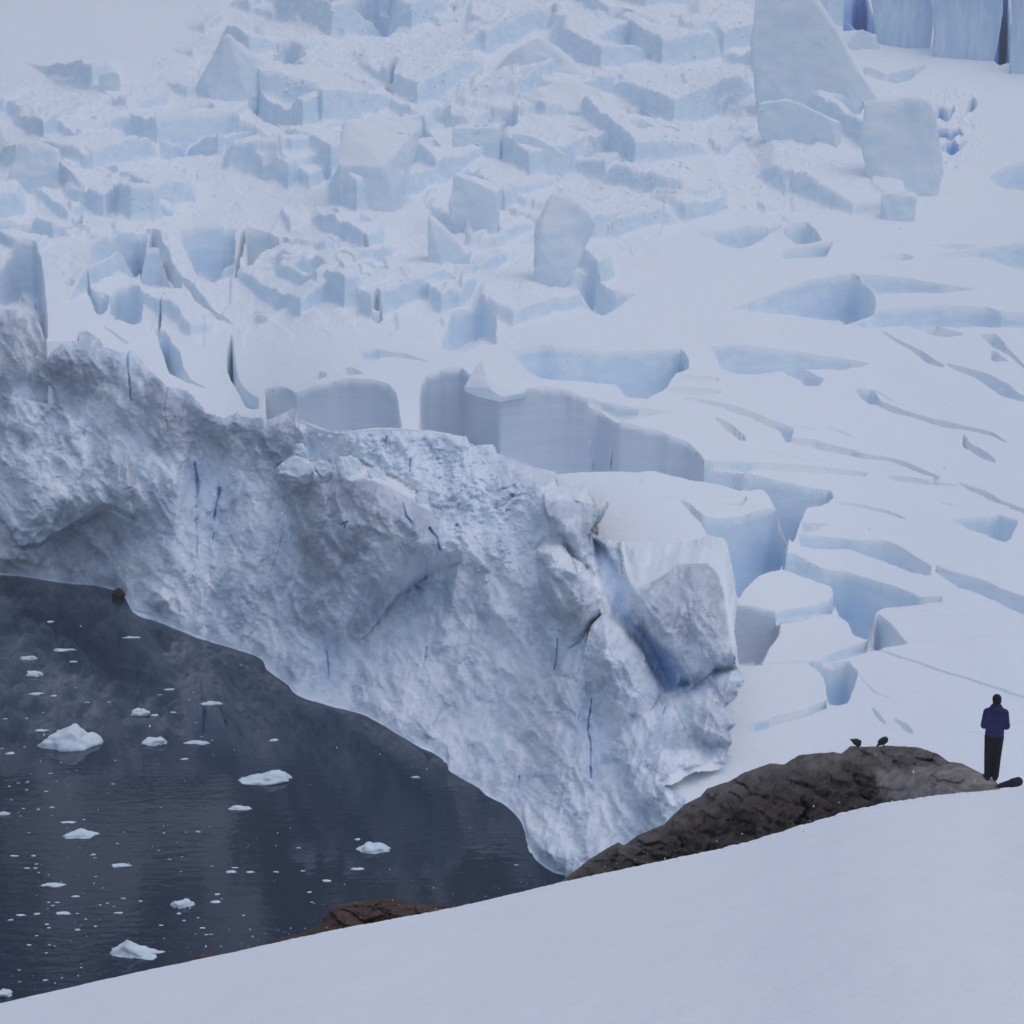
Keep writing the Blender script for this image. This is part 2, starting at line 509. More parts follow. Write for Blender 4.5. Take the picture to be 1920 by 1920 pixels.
# visible faces of crevasses and steps: (upper lip, lower lip, extra depth px, dirt)
PITS = [
    ([(1371,577),(1440,552),(1510,527),(1570,515),(1600,512),(1625,527),(1640,552)], [(1371,578),(1481,586),(1542,597),(1590,602),(1640,583)], 8, 0),
    ([(1606,512),(1700,522),(1770,535),(1828,543)], [(1606,514),(1630,535),(1645,551),(1700,551),(1770,549),(1828,544)], 5, 0),
    ([(1575,603),(1640,583),(1681,579),(1752,573),(1849,576),(1875,584),(1920,584),(2100,588)], [(1575,606),(1623,613),(1817,616),(1920,613),(2100,615)], 8, 0),
    ([(1735,480),(1810,466),(1890,455),(2100,448)], [(1735,481),(1800,476),(1840,478),(1880,492),(1960,512),(2100,530)], 6, 0),
    ([(1735,459),(1780,453),(1835,454)], [(1735,460),(1795,463),(1835,455)], 4, 0),
    ([(1645,485),(1690,473),(1715,480)], [(1645,486),(1690,487),(1715,481)], 4, 0),
    ([(1705,615),(1740,612),(1800,625),(1806,628)], [(1705,617),(1740,628),(1770,631),(1806,630)], 3, 0),
    ([(1655,622),(1704,644),(1733,656),(1752,672),(1771,682)], [(1655,625),(1681,638),(1717,658),(1736,678),(1752,682),(1771,685)], 12, 0),
    ([(1775,678),(1797,684),(1849,699),(1891,718),(1913,738),(1960,755),(2050,790)], [(1775,680),(1791,692),(1830,707),(1875,741),(1900,749),(1960,762),(2050,793)], 12, 0),
    ([(1836,629),(1868,629),(1891,657),(1920,684),(1980,720)], [(1836,631),(1849,641),(1862,654),(1891,667),(1920,690),(1980,724)], 10, 0),
    ([(1857,660),(1862,659),(1888,676)], [(1857,674),(1862,678),(1888,678)], 6, 0),
    ([(1332,644),(1384,644),(1429,652),(1487,655),(1539,665),(1591,671),(1629,676)], [(1332,647),(1342,660),(1353,687),(1377,697),(1419,702),(1465,697),(1500,696),(1513,693),(1574,692),(1607,684),(1629,678)], 25, 0),
    ([(1470,690),(1513,695),(1530,705),(1542,711)], [(1470,699),(1487,708),(1503,715),(1510,727),(1539,726),(1542,713)], 20, 0),
    ([(1606,729),(1639,731),(1649,754),(1691,768),(1752,785),(1810,798),(1855,810),(1888,827)], [(1606,735),(1610,744),(1626,760),(1642,762),(1671,774),(1710,782),(1752,795),(1817,807),(1855,817),(1888,830)], 18, 0),
    ([(1285,747),(1320,752),(1385,764),(1423,780),(1440,787),(1470,797),(1487,805)], [(1285,750),(1320,758),(1370,773),(1423,792),(1450,805),(1468,814),(1471,830),(1481,830),(1487,812)], 16, 0),
    ([(1481,822),(1526,825),(1555,833),(1591,841),(1620,851),(1665,857),(1704,869),(1736,885),(1758,893)], [(1481,831),(1520,836),(1539,842),(1558,844),(1616,857),(1665,863),(1697,877),(1729,891),(1758,898)], 20, 0),
    ([(1738,905),(1758,893),(1762,894)], [(1738,910),(1746,909),(1762,897)], 8, 0),
    ([(1342,783),(1371,797),(1397,817)], [(1342,788),(1358,802),(1384,822),(1397,824)], 12, 0),
    ([(1330,857),(1377,860),(1494,870),(1574,878),(1626,886)], [(1330,866),(1397,880),(1410,877),(1526,884),(1623,894),(1626,889)], 5, 0),
    ([(1290,845),(1319,856),(1377,866),(1397,882),(1461,899),(1526,914),(1558,918),(1562,930)], [(1290,898),(1332,902),(1387,914),(1429,915),(1442,928),(1461,964),(1474,990),(1485,1020),(1498,985),(1510,952),(1540,948),(1562,933)], 25, .25),
    ([(1662,892),(1720,899),(1791,909)], [(1662,894),(1671,901),(1729,910),(1752,910),(1791,911)], 6, 0),
    ([(1278,938),(1300,950),(1320,968),(1345,975),(1390,967),(1425,955),(1450,950),(1468,970),(1478,1000)], [(1278,941),(1300,965),(1315,982),(1328,1007),(1362,1014),(1372,1060),(1383,1132),(1400,1105),(1420,1085),(1440,1074),(1466,1068),(1478,1015)], 22, 0),
    ([(1505,978),(1552,983)], [(1505,999),(1552,985)], 4, 0),
    ([(1498,1000),(1558,1008),(1616,1017),(1655,1017),(1687,1029),(1726,1055),(1745,1068)], [(1498,1021),(1526,1028),(1591,1031),(1623,1045),(1655,1056),(1713,1079),(1745,1083)], 16, 0),
    ([(1755,1068),(1800,1081),(1849,1094),(1907,1116),(1960,1135),(2050,1170)], [(1755,1077),(1768,1087),(1797,1104),(1817,1109),(1865,1128),(1907,1147),(1960,1172),(2050,1205)], 18, 0),
    ([(1468,1032),(1494,1039),(1542,1064),(1584,1071),(1623,1083),(1671,1099),(1704,1112),(1723,1121),(1765,1121)], [(1468,1068),(1481,1072),(1532,1088),(1562,1098),(1570,1150),(1591,1168),(1600,1191),(1626,1203),(1636,1160),(1645,1142),(1660,1136),(1720,1133),(1765,1130)], 25, 0),
    ([(1452,1150),(1526,1133),(1555,1120),(1566,1108)], [(1452,1170),(1461,1168),(1526,1152),(1562,1149),(1566,1122)], 6, 0),
    ([(1377,1138),(1420,1142),(1458,1149),(1463,1163)], [(1377,1190),(1385,1251),(1430,1246),(1440,1220),(1463,1188)], 12, .95),
    ([(1540,1236),(1555,1226),(1574,1220),(1626,1203)], [(1540,1241),(1560,1246),(1574,1238),(1600,1233),(1626,1223)], 8, 0),
    ([(1517,1240),(1540,1240),(1560,1244),(1589,1240),(1607,1262)], [(1517,1244),(1535,1258),(1548,1275),(1552,1320),(1570,1322),(1590,1318),(1597,1296),(1607,1272)], 25, 0),
    ([(1627,1200),(1636,1165),(1645,1143),(1675,1170),(1690,1195),(1702,1204)], [(1627,1224),(1660,1216),(1702,1208)], 6, 0),
    ([(1640,1216),(1704,1237),(1752,1253),(1817,1274),(1865,1289),(1920,1309),(2000,1340)], [(1640,1219),(1704,1241),(1752,1257),(1817,1278),(1865,1293),(1920,1313),(2000,1344)], 5, 0),
    ([(1700,1204),(1780,1198),(1865,1191)], [(1700,1207),(1780,1200),(1865,1193)], 2, 0),
    ([(1393,1362),(1449,1345),(1503,1329),(1548,1310)], [(1393,1370),(1425,1371),(1449,1359),(1503,1343),(1548,1327)], 8, 0),
    ([(1634,1327),(1650,1340),(1660,1354)], [(1634,1330),(1645,1346),(1660,1357)], 5, 0),
    ([(1676,1345),(1700,1356),(1710,1368)], [(1676,1348),(1700,1373),(1710,1374)], 5, 0),
    ([(1739,1390),(1811,1374),(1843,1374),(1920,1349),(2000,1330)], [(1739,1392),(1811,1377),(1843,1377),(1920,1353),(2000,1334)], 2, 0),
    ([(1784,978),(1849,972),(1870,966),(1907,978)], [(1784,981),(1830,1003),(1860,1015),(1881,1024),(1894,1018),(1907,986)], 18, 0),
    ([(1797,905),(1849,922),(1881,941),(1920,958),(2050,1010)], [(1797,908),(1817,919),(1849,934),(1881,948),(1920,965),(2050,1018)], 12, 0),
    ([(1574,941),(1626,950),(1671,962),(1700,975)], [(1574,945),(1626,956),(1671,967),(1700,977)], 5, 0),
    ([(1805,815),(1808,810),(1813,825),(1840,840),(1855,848),(1865,862)], [(1805,825),(1808,836),(1817,840),(1840,857),(1865,867)], 14, 0),
    ([(1429,841),(1448,843),(1466,846)], [(1429,843),(1448,845),(1466,848)], 3, 0),
    ([(1455,851),(1500,856),(1540,861)], [(1455,853),(1500,858.5),(1540,863)], 3, 0),
    ([(1481,796),(1505,801),(1530,807)], [(1481,798),(1505,804),(1530,809)], 4, 0),
    ([(1549,804),(1572,811),(1598,820)], [(1549,807),(1572,814),(1598,822)], 5, 0),
    ([(1640,600+130),(1660,742),(1672,750)], [(1640,733),(1660,745),(1672,752)], 4, 0),
    ([(1574,873),(1640,880),(1700,884)], [(1574,875),(1640,882.5),(1700,886)], 3, 0),
    ([(1764,944),(1790,950),(1800,948)], [(1764,947),(1790,953),(1800,950)], 3, 0),
    ([(1200,905),(1206,902)], [(1200,908),(1206,904)], 4, 0),
    ([(1240,932),(1270,930),(1275,931)], [(1240,934),(1270,933),(1275,933)], 3, 0),
    ([(1355,943),(1390,944),(1393,930),(1398,926)], [(1355,945),(1390,947),(1396,944),(1399,930)], 5, 0),
    ([(1590,1245),(1640,1300),(1665,1310)], [(1590,1247),(1640,1303),(1665,1312)], 3, 0),
    ([(1100,908),(1104,925),(1106,940),(1120,955),(1138,940)], [(1100,912),(1104,940),(1110,975),(1120,984),(1138,950)], 14, 0),
    ([(1398,1249),(1440,1242),(1480,1240),(1526,1239)], [(1398,1252),(1440,1247),(1480,1245),(1526,1242)], 6, 0),
    ([(1455,1170),(1500,1160),(1535,1152)], [(1455,1174),(1500,1165),(1535,1155)], 6, 0),
    ([(1640,1160),(1700,1150),(1790,1152),(1880,1135)], [(1640,1161),(1700,1152),(1790,1154),(1880,1137)], 2, 0),
    # the step behind the front
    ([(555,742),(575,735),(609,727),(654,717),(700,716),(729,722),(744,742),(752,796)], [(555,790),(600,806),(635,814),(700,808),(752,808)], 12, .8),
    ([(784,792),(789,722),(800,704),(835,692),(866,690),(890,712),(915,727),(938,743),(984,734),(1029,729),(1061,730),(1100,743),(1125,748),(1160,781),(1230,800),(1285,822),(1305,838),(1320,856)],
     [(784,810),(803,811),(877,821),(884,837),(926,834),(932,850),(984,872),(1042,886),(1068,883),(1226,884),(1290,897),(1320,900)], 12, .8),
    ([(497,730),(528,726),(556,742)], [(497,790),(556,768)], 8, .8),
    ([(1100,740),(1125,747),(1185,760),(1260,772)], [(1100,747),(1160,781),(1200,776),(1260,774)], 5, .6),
    ([(-150,520),(0,518),(20,500),(38,492),(66,495),(80,512),(89,600)], [(-150,566),(0,582),(35,585),(61,593),(73,608),(80,630),(89,642)], 8, .35),
    # upper left
    ([(441,505),(447,470),(450,430),(455,424),(459,430)], [(441,530),(447,528),(452,500),(456,470),(459,445)], 30, 0),
    ([(276,462),(283,440),(310,465),(325,498),(350,527),(400,572),(437,606)], [(276,467),(300,475),(308,490),(312,512),(340,533),(390,584),(437,612)], 20, 0),
    ([(165,540),(185,552),(200,553),(205,560)], [(165,548),(180,588),(192,593),(202,578),(205,562)], 30, 0),
    ([(206,560),(222,540),(245,545),(262,556),(266,570)], [(206,590),(230,602),(250,609),(262,603),(266,590)], 12, 0),
    ([(264,474),(309,478),(311,512),(334,516),(340,535)], [(264,540),(280,549),(340,543)], 8, 0),
    ([(168,530),(175,495),(210,470),(262,445),(275,448)], [(168,540),(185,535),(222,515),(262,530),(275,470)], 8, 0),
    ([(296,610),(300,590),(304,587)], [(296,622),(300,618),(304,600)], 14, 0),
    ([(-20,420),(60,425),(100,440),(140,430),(155,415)], [(-20,478),(30,476),(60,470),(95,462),(155,440)], 10, 0),
    ([(424,680),(428,640),(433,618),(437,640),(440,690),(450,715),(465,735),(484,745)], [(424,690),(430,700),(437,716),(450,740),(462,766),(484,766)], 25, 0),
    ([(292,618),(310,622),(330,650),(340,675),(350,705),(385,725)], [(292,624),(303,650),(306,675),(320,700),(345,712),(385,727)], 12, 0),
    ([(192,611),(216,628),(239,642)], [(192,614),(216,633),(239,648)], 4, 0),
    ([(538,530),(560,518),(590,520),(610,532)], [(538,535),(560,551),(585,556),(610,540)], 8, 0),
    ([(485,470),(500,450),(530,438),(545,450)], [(485,490),(500,485),(530,462),(545,452)], 10, 0),
    ([(340,432),(380,428),(440,425)], [(340,450),(370,515),(400,535),(440,515)], 4, 0),
    ([(461,424),(500,430),(545,452)], [(461,520),(478,510),(500,470),(545,455)], 4, 0),
    ([(300,262),(360,250),(420,240),(480,245)], [(300,300),(345,303),(400,290),(480,272)], 8, 0),
    ([(735,305),(760,265),(795,245),(812,262)], [(735,330),(765,312),(790,300),(812,270)], 14, 0),
    ([(808,232),(825,220),(845,225)], [(808,245),(825,243),(845,238)], 12, 0),
    ([(935,255),(955,245),(970,250)], [(935,290),(955,288),(970,275)], 14, 0),
    ([(510,128),(540,122),(570,140)], [(510,135),(545,165),(570,150)], 14, 0),
    ([(655,40),(690,5),(735,10),(745,40)], [(655,60),(690,70),(730,75),(745,55)], 10, 0),
    ([(722,180),(735,135),(745,140)], [(722,192),(735,190),(745,160)], 14, 0),
    ([(815,5),(860,-10),(915,0)], [(815,15),(855,25),(915,18)], 10, 0),
    ([(465,200),(500,205),(560,205),(610,210)], [(465,210),(500,245),(535,258),(580,250),(610,225)], 6, 0),
    ([(684,472),(692,476)], [(684,482),(692,498)], 14, 0),
    ([(698,590),(707,578),(716,592)], [(698,597),(707,608),(716,598)], 20, 0),
    ([(605,458),(630,492),(665,517),(700,562)], [(605,462),(630,497),(665,522),(700,568)], 6, 0),
    ([(583,712),(600,700),(612,708)], [(583,714),(600,718),(612,714)], 5, 0),
    ([(632,699),(655,694),(680,703)], [(632,701),(655,709),(680,706)], 4, 0),
    ([(672,660),(700,655),(760,662),(800,675)], [(672,666),(685,682),(720,669),(760,669),(800,677)], 5, 0),
    ([(830,625),(850,590),(900,585),(930,605)], [(830,645),(858,662),(900,640),(930,640)], 6, 0),
    # upper right
    ([(1580,50),(1592,20),(1605,-20),(1625,-20),(1630,15),(1645,40),(1665,60)], [(1580,72),(1600,60),(1612,55),(1630,62),(1648,75),(1665,85)], 22, 0, 1.6),  # cave mouth: its darkness painted as deep blue
    ([(1856,100),(1872,25),(1880,-20),(1893,-20),(1896,60),(1900,110)], [(1856,119),(1870,128),(1896,127),(1900,120)], 14, 0, 1.5),  # gap between towers: its darkness painted as deep blue
    ([(1752,214),(1764,200),(1776,212),(1790,206)], [(1752,220),(1764,222),(1778,228),(1790,210)], 14, 0, .6),
    ([(1752,250),(1766,238),(1782,246),(1796,238),(1806,250)], [(1752,262),(1766,256),(1782,264),(1796,254),(1806,254)], 16, 0, .9),
    ([(1768,274),(1784,262),(1800,272),(1812,262)], [(1768,280),(1784,290),(1800,284),(1812,266)], 18, 0, 1.1),
    ([(1812,206),(1822,180),(1832,190)], [(1812,214),(1822,212),(1832,198)], 10, 0, .4),
    ([(1855,332),(1880,312),(1905,303),(2050,298)], [(1855,336),(1880,352),(1960,358),(2050,358)], 16, 0),
    ([(1310,436),(1350,437),(1395,417),(1430,423),(1465,420)], [(1310,439),(1335,447),(1360,463),(1390,469),(1410,462),(1440,440),(1465,423)], 14, 0),
    ([(1470,425),(1510,417),(1530,430),(1540,452)], [(1470,440),(1495,460),(1510,459),(1540,454)], 8, 0),
    ([(1468,472),(1500,466),(1540,459),(1560,456)], [(1468,490),(1500,488),(1550,482),(1560,460)], 12, 0),
    ([(1065,530),(1110,523),(1150,545),(1190,550)], [(1065,545),(1090,572),(1130,587),(1155,575),(1190,553)], 8, 0),
    ([(960,657),(985,650),(1010,648),(1045,652),(1090,655),(1135,660),(1210,657),(1280,650),(1290,670)], [(960,662),(985,690),(1010,712),(1045,714),(1097,714),(1155,720),(1175,742),(1215,747),(1245,735),(1265,705),(1290,690)], 16, 0),
    ([(1285,704),(1345,706)], [(1285,712),(1345,712)], 6, 0),
    ([(1258,728),(1300,730),(1350,733)], [(1258,738),(1300,743),(1350,738)], 5, 0),
    ([(1563,248),(1585,240),(1615,235),(1620,250)], [(1563,252),(1600,276),(1612,272),(1620,255)], 16, 0),
    ([(1620,130),(1660,140),(1735,125)], [(1620,142),(1680,158),(1705,152),(1735,128)], 10, 0),
    ([(1028,40),(1036,34),(1042,38)], [(1028,47),(1036,47),(1042,42)], 16, 0),
    ([(1135,436),(1160,424),(1166,426)], [(1135,442),(1150,440),(1166,428)], 10, 0),
]

BLOCKS = [
    ('serac', [(425,58,4),(384,132,4),(352,190,8),(400,204,0),(430,208,0),(466,188,1),(472,120,5),(500,120,10),(545,160,12),(440,150,14)], 'pointed pyramid of ice with a sharp peak near the upper left'),
    ('serac', [(185,140,0),(200,132,1),(222,135,1),(226,180,1),(215,200,0),(190,207,0),(182,185,0),(228,160,5),(205,135,5)], 'small pale blue upright slab of ice left of the pointed pyramid'),
    ('serac', [(1008,62,6),(985,85,4),(930,120,6),(900,165,8),(960,192,0),(1000,178,0),(1078,152,2),(1118,148,5),(1060,115,4),(1020,92,5),(1130,150,14),(1010,90,14)], 'broad ice block with a small sharp point on top, at the upper middle'),
    ('ice_block', [(1000,165,2),(1060,148,8),(1110,160,8),(1160,200,7),(1172,212,5),(995,185,0),(995,235,0),(1060,210,-2),(1060,247,-2),(1155,212,1),(1155,240,1)], 'box-shaped ice block with a flat snowy top below the broad pointed one'),
    ('serac', [(632,312,0),(720,312,0),(737,372,0),(700,402,-1),(640,392,-1),(640,228,8),(700,218,12),(800,222,16),(770,262,10),(735,310,3)], 'large leaning ice block with a tilted snow slab on top and a grey square front'),
    ('serac', [(838,395,0),(870,420,0),(905,452,0),(925,430,0),(935,360,1),(850,325,2),(945,345,10),(860,322,10)], 'grey-faced ice block with a slanting lower edge right of the leaning block'),
    ('serac', [(803,403,2),(800,490,0),(830,500,-1),(878,478,1),(850,440,2),(885,470,8),(806,402,6)], 'small blue-grey ice wedge with a pointed top below the grey-faced block'),
    ('serac', [(1030,365,4),(1060,362,5),(1095,385,4),(1115,420,5),(1075,470,1),(1060,540,-1),(1020,565,-1),(1000,545,0),(1010,460,0),(1003,430,3),(1120,420,10),(1060,365,12)], 'tall round-shouldered ice block with a long front running down into the snow'),
    ('serac', [(1418,-40,6),(1505,-40,6),(1530,30,6),(1560,95,6),(1625,165,6),(1640,182,4),(1610,245,0),(1500,215,-2),(1420,190,-1),(1405,100,0),(1560,40,16),(1640,175,14)], 'huge smooth grey ice slab leaning at the top right'),
    ('serac', [(1420,195,0),(1480,188,-1),(1560,225,-1),(1575,300,0),(1500,290,-2),(1420,250,-1),(1580,230,8),(1440,185,8)], 'low grey ice block at the foot of the huge leaning slab'),
    ('serac', [(1625,188,4),(1720,180,5),(1745,195,5),(1770,290,4),(1755,350,0),(1690,372,-2),(1640,330,-1),(1612,270,0),(1740,190,12),(1650,182,12)], 'tall white ice tower with a rounded top right of the huge leaning slab'),
    ('ice_block', [(1652,362,1),(1700,358,2),(1716,368,1),(1715,405,0),(1665,414,-1),(1652,412,0),(1720,362,4),(1660,356,5)], 'small ice cube with a bluish front at the foot of the tall white tower'),
    ('serac', [(62,225,1),(90,212,2),(148,225,2),(140,262,0),(100,275,-1),(62,262,0),(150,222,5),(70,215,5)], 'upper of two grey lumps of ice at the left edge of the glacier'),
    ('serac', [(38,270,2),(70,262,3),(110,280,2),(108,320,0),(55,368,-1),(12,350,-1),(15,320,0),(115,282,6),(50,262,6)], 'lower, larger of two grey lumps of ice at the left edge of the glacier'),
    ('serac', [(248,362,0),(275,358,1),(320,385,1),(325,398,0),(252,404,0),(320,380,4)], 'low snowy ice hump with a narrow shaded front above the long diagonal crevasse'),
    ('ice_fin', [(675,392,1),(715,432,1),(690,445,0),(676,420,0),(718,428,3)], 'small thin white ice fin below the leaning block'),
    ('ice_tower', [(1628,-60,2),(1700,-60,0),(1745,-60,1),(1748,60,0),(1735,100,-1),(1690,92,-1),(1655,70,0),(1635,30,1),(1630,-60,10),(1750,-60,10)], 'blue ice tower beside the dark cave at the top right corner'),
    ('ice_tower', [(1750,-60,0),(1880,-60,1),(1882,20,1),(1862,118,0),(1830,120,-1),(1768,104,-1),(1752,60,0),(1755,-60,9),(1875,-60,9)], 'wide blue ice tower between two dark gaps at the top right corner'),
    ('ice_tower', [(1897,-60,1),(1990,-60,0),(1990,145,-2),(1920,132,-1),(1893,125,0),(1990,-60,9)], 'ice tower cut by the right edge of the picture at the top'),
    ('ice_block', [(1590,80,0),(1610,55,1),(1635,62,1),(1650,85,0),(1640,98,-1),(1595,96,-1),(1630,60,4)], 'rounded snow-covered lump in the mouth of the dark ice cave'),
    ('serac', [(848,240,1),(930,238,1),(937,290,0),(912,310,-1),(870,290,0),(845,262,0),(940,240,6),(855,232,6)], 'squarish grey ice block right of the tilted snow slab'),
    ('serac', [(960,250,1),(1000,255,1),(1060,290,1),(1050,325,0),(990,330,-1),(960,300,0),(1060,288,6),(970,246,5)], 'low bluish ice block just below the box-shaped block'),
    ('serac', [(905,668,3),(868,728,0),(915,727,-1),(940,746,-1),(985,736,2),(960,700,4),(940,672,5),(990,730,8)], 'white snow wedge on the rim of the grey step behind the front'),
]

# small blue gaps between the broken blocks of the icefall
_pr = random.Random(77)
for _k in range(95):
    _x, _y = _pr.uniform(-60, 1380), _pr.uniform(10, 600)
    if _y < 200 - .45 * _x or (_x > 1000 and _y > 420) or (_x > 600 and _y > 560):
        continue
    _w = _pr.choice((5, 8, 12, 18, 28)) * _pr.uniform(.7, 1.3); _h = _w * _pr.uniform(.25, .9); _s = _pr.uniform(-.5, .5)
    _n = 5
    _u = [(_x + _w * (q / (_n - 1) - .5) * 2, _y + _s * _w * (q / (_n - 1) - .5) - _h * math.sin(math.pi * (.08 + .84 * q / (_n - 1))) * _pr.uniform(.5, 1)) for q in range(_n)]
    _l = [(u[0], u[1] + 1 + _h * math.sin(math.pi * q / (_n - 1)) * _pr.uniform(.5, 1.5)) for q, u in enumerate(_u)]
    PITS.append((_u, _l, 4 + _h * .5, 0))

EDGE = [(-150,560),(0,580),(35,582),(61,590),(73,605),(87,641),(146,641),(149,622),(163,621),(187,638),(190,650),(236,663),(248,656),(265,673),(271,688),
        (295,708),(309,720),(312,727),(350,732),(365,746),(388,775),(420,783),(435,780),(443,772),(452,781),(496,786),(499,790),(554,764),(556,790),
        (600,806),(635,814),(700,808),(754,808),(803,811),(877,821),(884,837),(926,834),(932,850),(984,872),(1042,886),(1044,912),(1070,912),(1101,906),
        (1104,925),(1120,978),(1107.5,1001),(1122,1008),(1156,1022),(1200,1020),(1291,1022),(1328,1007)]
_e = [p for i, p in enumerate(EDGE) if i == 0 or p[0] > max(q[0] for q in EDGE[:i])]
EX = np.array([a for a, b in _e]); EY = np.array([b for a, b in _e], float)


def build_glacier():
    bx = np.arange(-140, 2072, 1.7)
    by = np.concatenate([np.arange(-230, 0, 3.0), np.arange(0, 1545, 1.05)])
    BX, BY = np.meshgrid(bx, by)
    D = np.exp(_bev(BX[::6, ::6], BY[::6, ::6]))      # smooth: coarse then refined
    # bilinear refinement of the coarse field
    ry = np.interp(np.arange(len(by)), np.arange(len(by))[::6], np.arange(D.shape[0]))
    rx = np.interp(np.arange(len(bx)), np.arange(len(bx))[::6], np.arange(D.shape[1]))
    y0 = np.clip(ry.astype(int), 0, D.shape[0] - 2); x0 = np.clip(rx.astype(int), 0, D.shape[1] - 2)
    ty = (ry - y0)[:, None]; tx = (rx - x0)[None]
    D = (D[y0][:, x0] * (1 - ty) * (1 - tx) + D[y0 + 1][:, x0] * ty * (1 - tx) + D[y0][:, x0 + 1] * (1 - ty) * tx + D[y0 + 1][:, x0 + 1] * ty * tx)
    # slide the grid rows onto the traced lips so that edges stay clean
    S = np.zeros(BX.shape)
    nx_ = 3.0 * fbm(BX / 40, BY / 24, 2, 3)
    ny_ = 1.5 * fbm(BX / 70, BY / 24, 2, 5)
    for up, lo, *_r in PITS:
        ux, uy = curve(up); lx, ly = curve(lo, 4)
        c0 = np.searchsorted(bx, ux[0] - 4); c1 = np.searchsorted(bx, ux[-1] + 4)
        for c in range(c0, min(c1, len(bx))):
            rm = min(np.searchsorted(by, np.interp(bx[c], ux, uy)), len(by) - 3)
            qx = bx[c] + nx_[rm, c]
            if qx < ux[0] or qx > ux[-1]:
                continue
            y1 = np.interp(qx, ux, uy); y2 = np.interp(qx, lx, ly)
            if y2 - y1 < 1.2:
                continue
            n0 = ny_[rm, c]
            r = np.searchsorted(by, y1 - n0)
            if 2 < r < len(by) - 14:
                ramp = max(.5, .07 * (y2 - y1))
                k = max(1, int(math.ceil(ramp / 1.05)))
                S[r - 1, c] = y1 - n0 - by[r - 1] - .02
                for j in range(1, k + 1):
                    S[r - 1 + j, c] = y1 - n0 + ramp * j / k - by[r - 1 + j]
                nxt = r + k
                if by[nxt] + S[nxt, c] < y1 - n0 + ramp + .1:
                    S[nxt, c] = y1 - n0 + ramp + .3 - by[nxt]
                r2 = np.searchsorted(by, y2 - n0)
                if r + k < r2 < len(by) - 2:
                    S[r2, c] = y2 - n0 - by[r2] + .02
    BY = BY + S
    D = D + S * (np.gradient(D, axis=0) / np.gradient(by)[:, None])
    G = at(BX, BY, D)
    pxm = D / F                                        # metres per photo pixel there
    # jitter of traced edges
    wx = BX + nx_
    wy = BY + ny_
    X, Y = G[..., 0], G[..., 1]
    rough = soft_poly(BX, BY, [(-200, 190), (350, 110), (560, -300), (1500, -300), (1640, 180), (1760, 400), (1320, 415), (1180, 540), (980, 620), (700, 620), (320, 640), (130, 540), (-200, 470)], 45)
    rub = soft_poly(BX, BY, [(540, -300), (960, -300), (1000, 160), (1000, 300), (1200, 250), (1400, -300), (1430, 200), (1560, 310), (1400, 410), (1150, 415), (900, 330), (640, 190), (470, 170)], 40)
    rub2 = soft_poly(BX, BY, [(1740, 170), (1830, 170), (1850, 260), (1800, 330), (1755, 330)], 18)
    dune = soft_poly(BX, BY, [(-300, -300), (480, -300), (330, 110), (-300, 200)], 60)
    h = .12 * fbm(X / 9, Y / 9, 3, 20) + .75 * fbm(X / 22, Y / 40, 2, 24)
    # tilted serac plates: cells with a tilt of their own
    cells = []
    for cy in np.arange(-240, 700, 44):
        for cx in np.arange(-180, 2100, 74):
            cells.append((cx + RNG.uniform(-34, 34), cy + RNG.uniform(-20, 20), RNG.uniform(-1, 1), RNG.uniform(-1, 1), RNG.uniform(-1, 1)))
    cells = np.array(cells)
    sel = rough > .01
    qx = (wx + 5 * fbm(BX / 40, BY / 30, 2, 41))[sel]; qy = (wy + 4 * fbm(BX / 40, BY / 30, 2, 43))[sel]
    best = np.full(qx.shape, 1e9); sec = np.full(qx.shape, 1e9); val = np.zeros(qx.shape)
    for cx, cy, a, b, c in cells:
        near = (np.abs(qx - cx) < 130) & (np.abs(qy - cy) < 80)
        ix = np.nonzero(near)[0]
        dx = (qx[ix] - cx) / 74; dy = (qy[ix] - cy) / 44
        d = dx * dx + dy * dy
        m = d < best[ix]
        sec[ix] = np.where(m, best[ix], np.minimum(sec[ix], d))
        j = ix[m]
        best[j] = d[m]
        val[j] = 9 * c + 13 * a * dx[m] - 11 * abs(b) * dy[m]
    hv = np.zeros(BX.shape); hv[sel] = val * pxm[sel] * .55
    icefall = hv * rough
    h = h + rough * (.9 * fbm(X / 16, Y / 22, 3, 31) + .5 * fbm(X / 5, Y / 7, 3, 33))
    # broken plates and blocks of the icefall
    br = random.Random(21)
    blk = np.zeros(BX.shape)
    jx = BX + 3 * fbm(BX / 26, BY / 14, 2, 45); jy = BY + 2.2 * fbm(BX / 34, BY / 14, 2, 47)
    for k in range(430):
        cx, cy = br.uniform(-140, 1700), br.uniform(-220, 640)
        w = br.choice((14, 22, 32, 45, 65, 90, 120)) * (.7 + .6 * br.random())
        hh = min(w * br.uniform(.25, .75), 56)
        ci = np.searchsorted(bx, cx); ri = np.searchsorted(by, cy)
        if rough[min(ri, len(by) - 1), min(ci, len(bx) - 1)] < .5:
            continue
        R = w * 1.5 + 12
        sl = (slice(*np.searchsorted(by, (cy - R, cy + R * .7))), slice(*np.searchsorted(bx, (cx - R, cx + R))))
        skew = br.uniform(-.35, .55)
        dx = (jx[sl] - cx) / w; dy = (jy[sl] - cy) / (w * .62)
        p0, p1 = br.uniform(-.5, .5), br.uniform(.4, 1.0)
        front = p1 * .5 - p1 * np.abs(dx - p0) + skew * dx          # a prow with two broken faces
        rise = sstep(-1.5, .35, dy - skew * dx) * (.75 + .5 * br.random() - .35 * br.uniform(-1, 1) * dx)
        side = (1 - sstep(.75, 1.05, np.abs(dx)))
        e_ = (dy - front) * w * .62
        blk[sl] = np.maximum(blk[sl], hh * np.clip(rise, 0, 1.3) * side * (1 - sstep(-1.0, 2.5, e_)))
    icefall = icefall + rough * blk * pxm

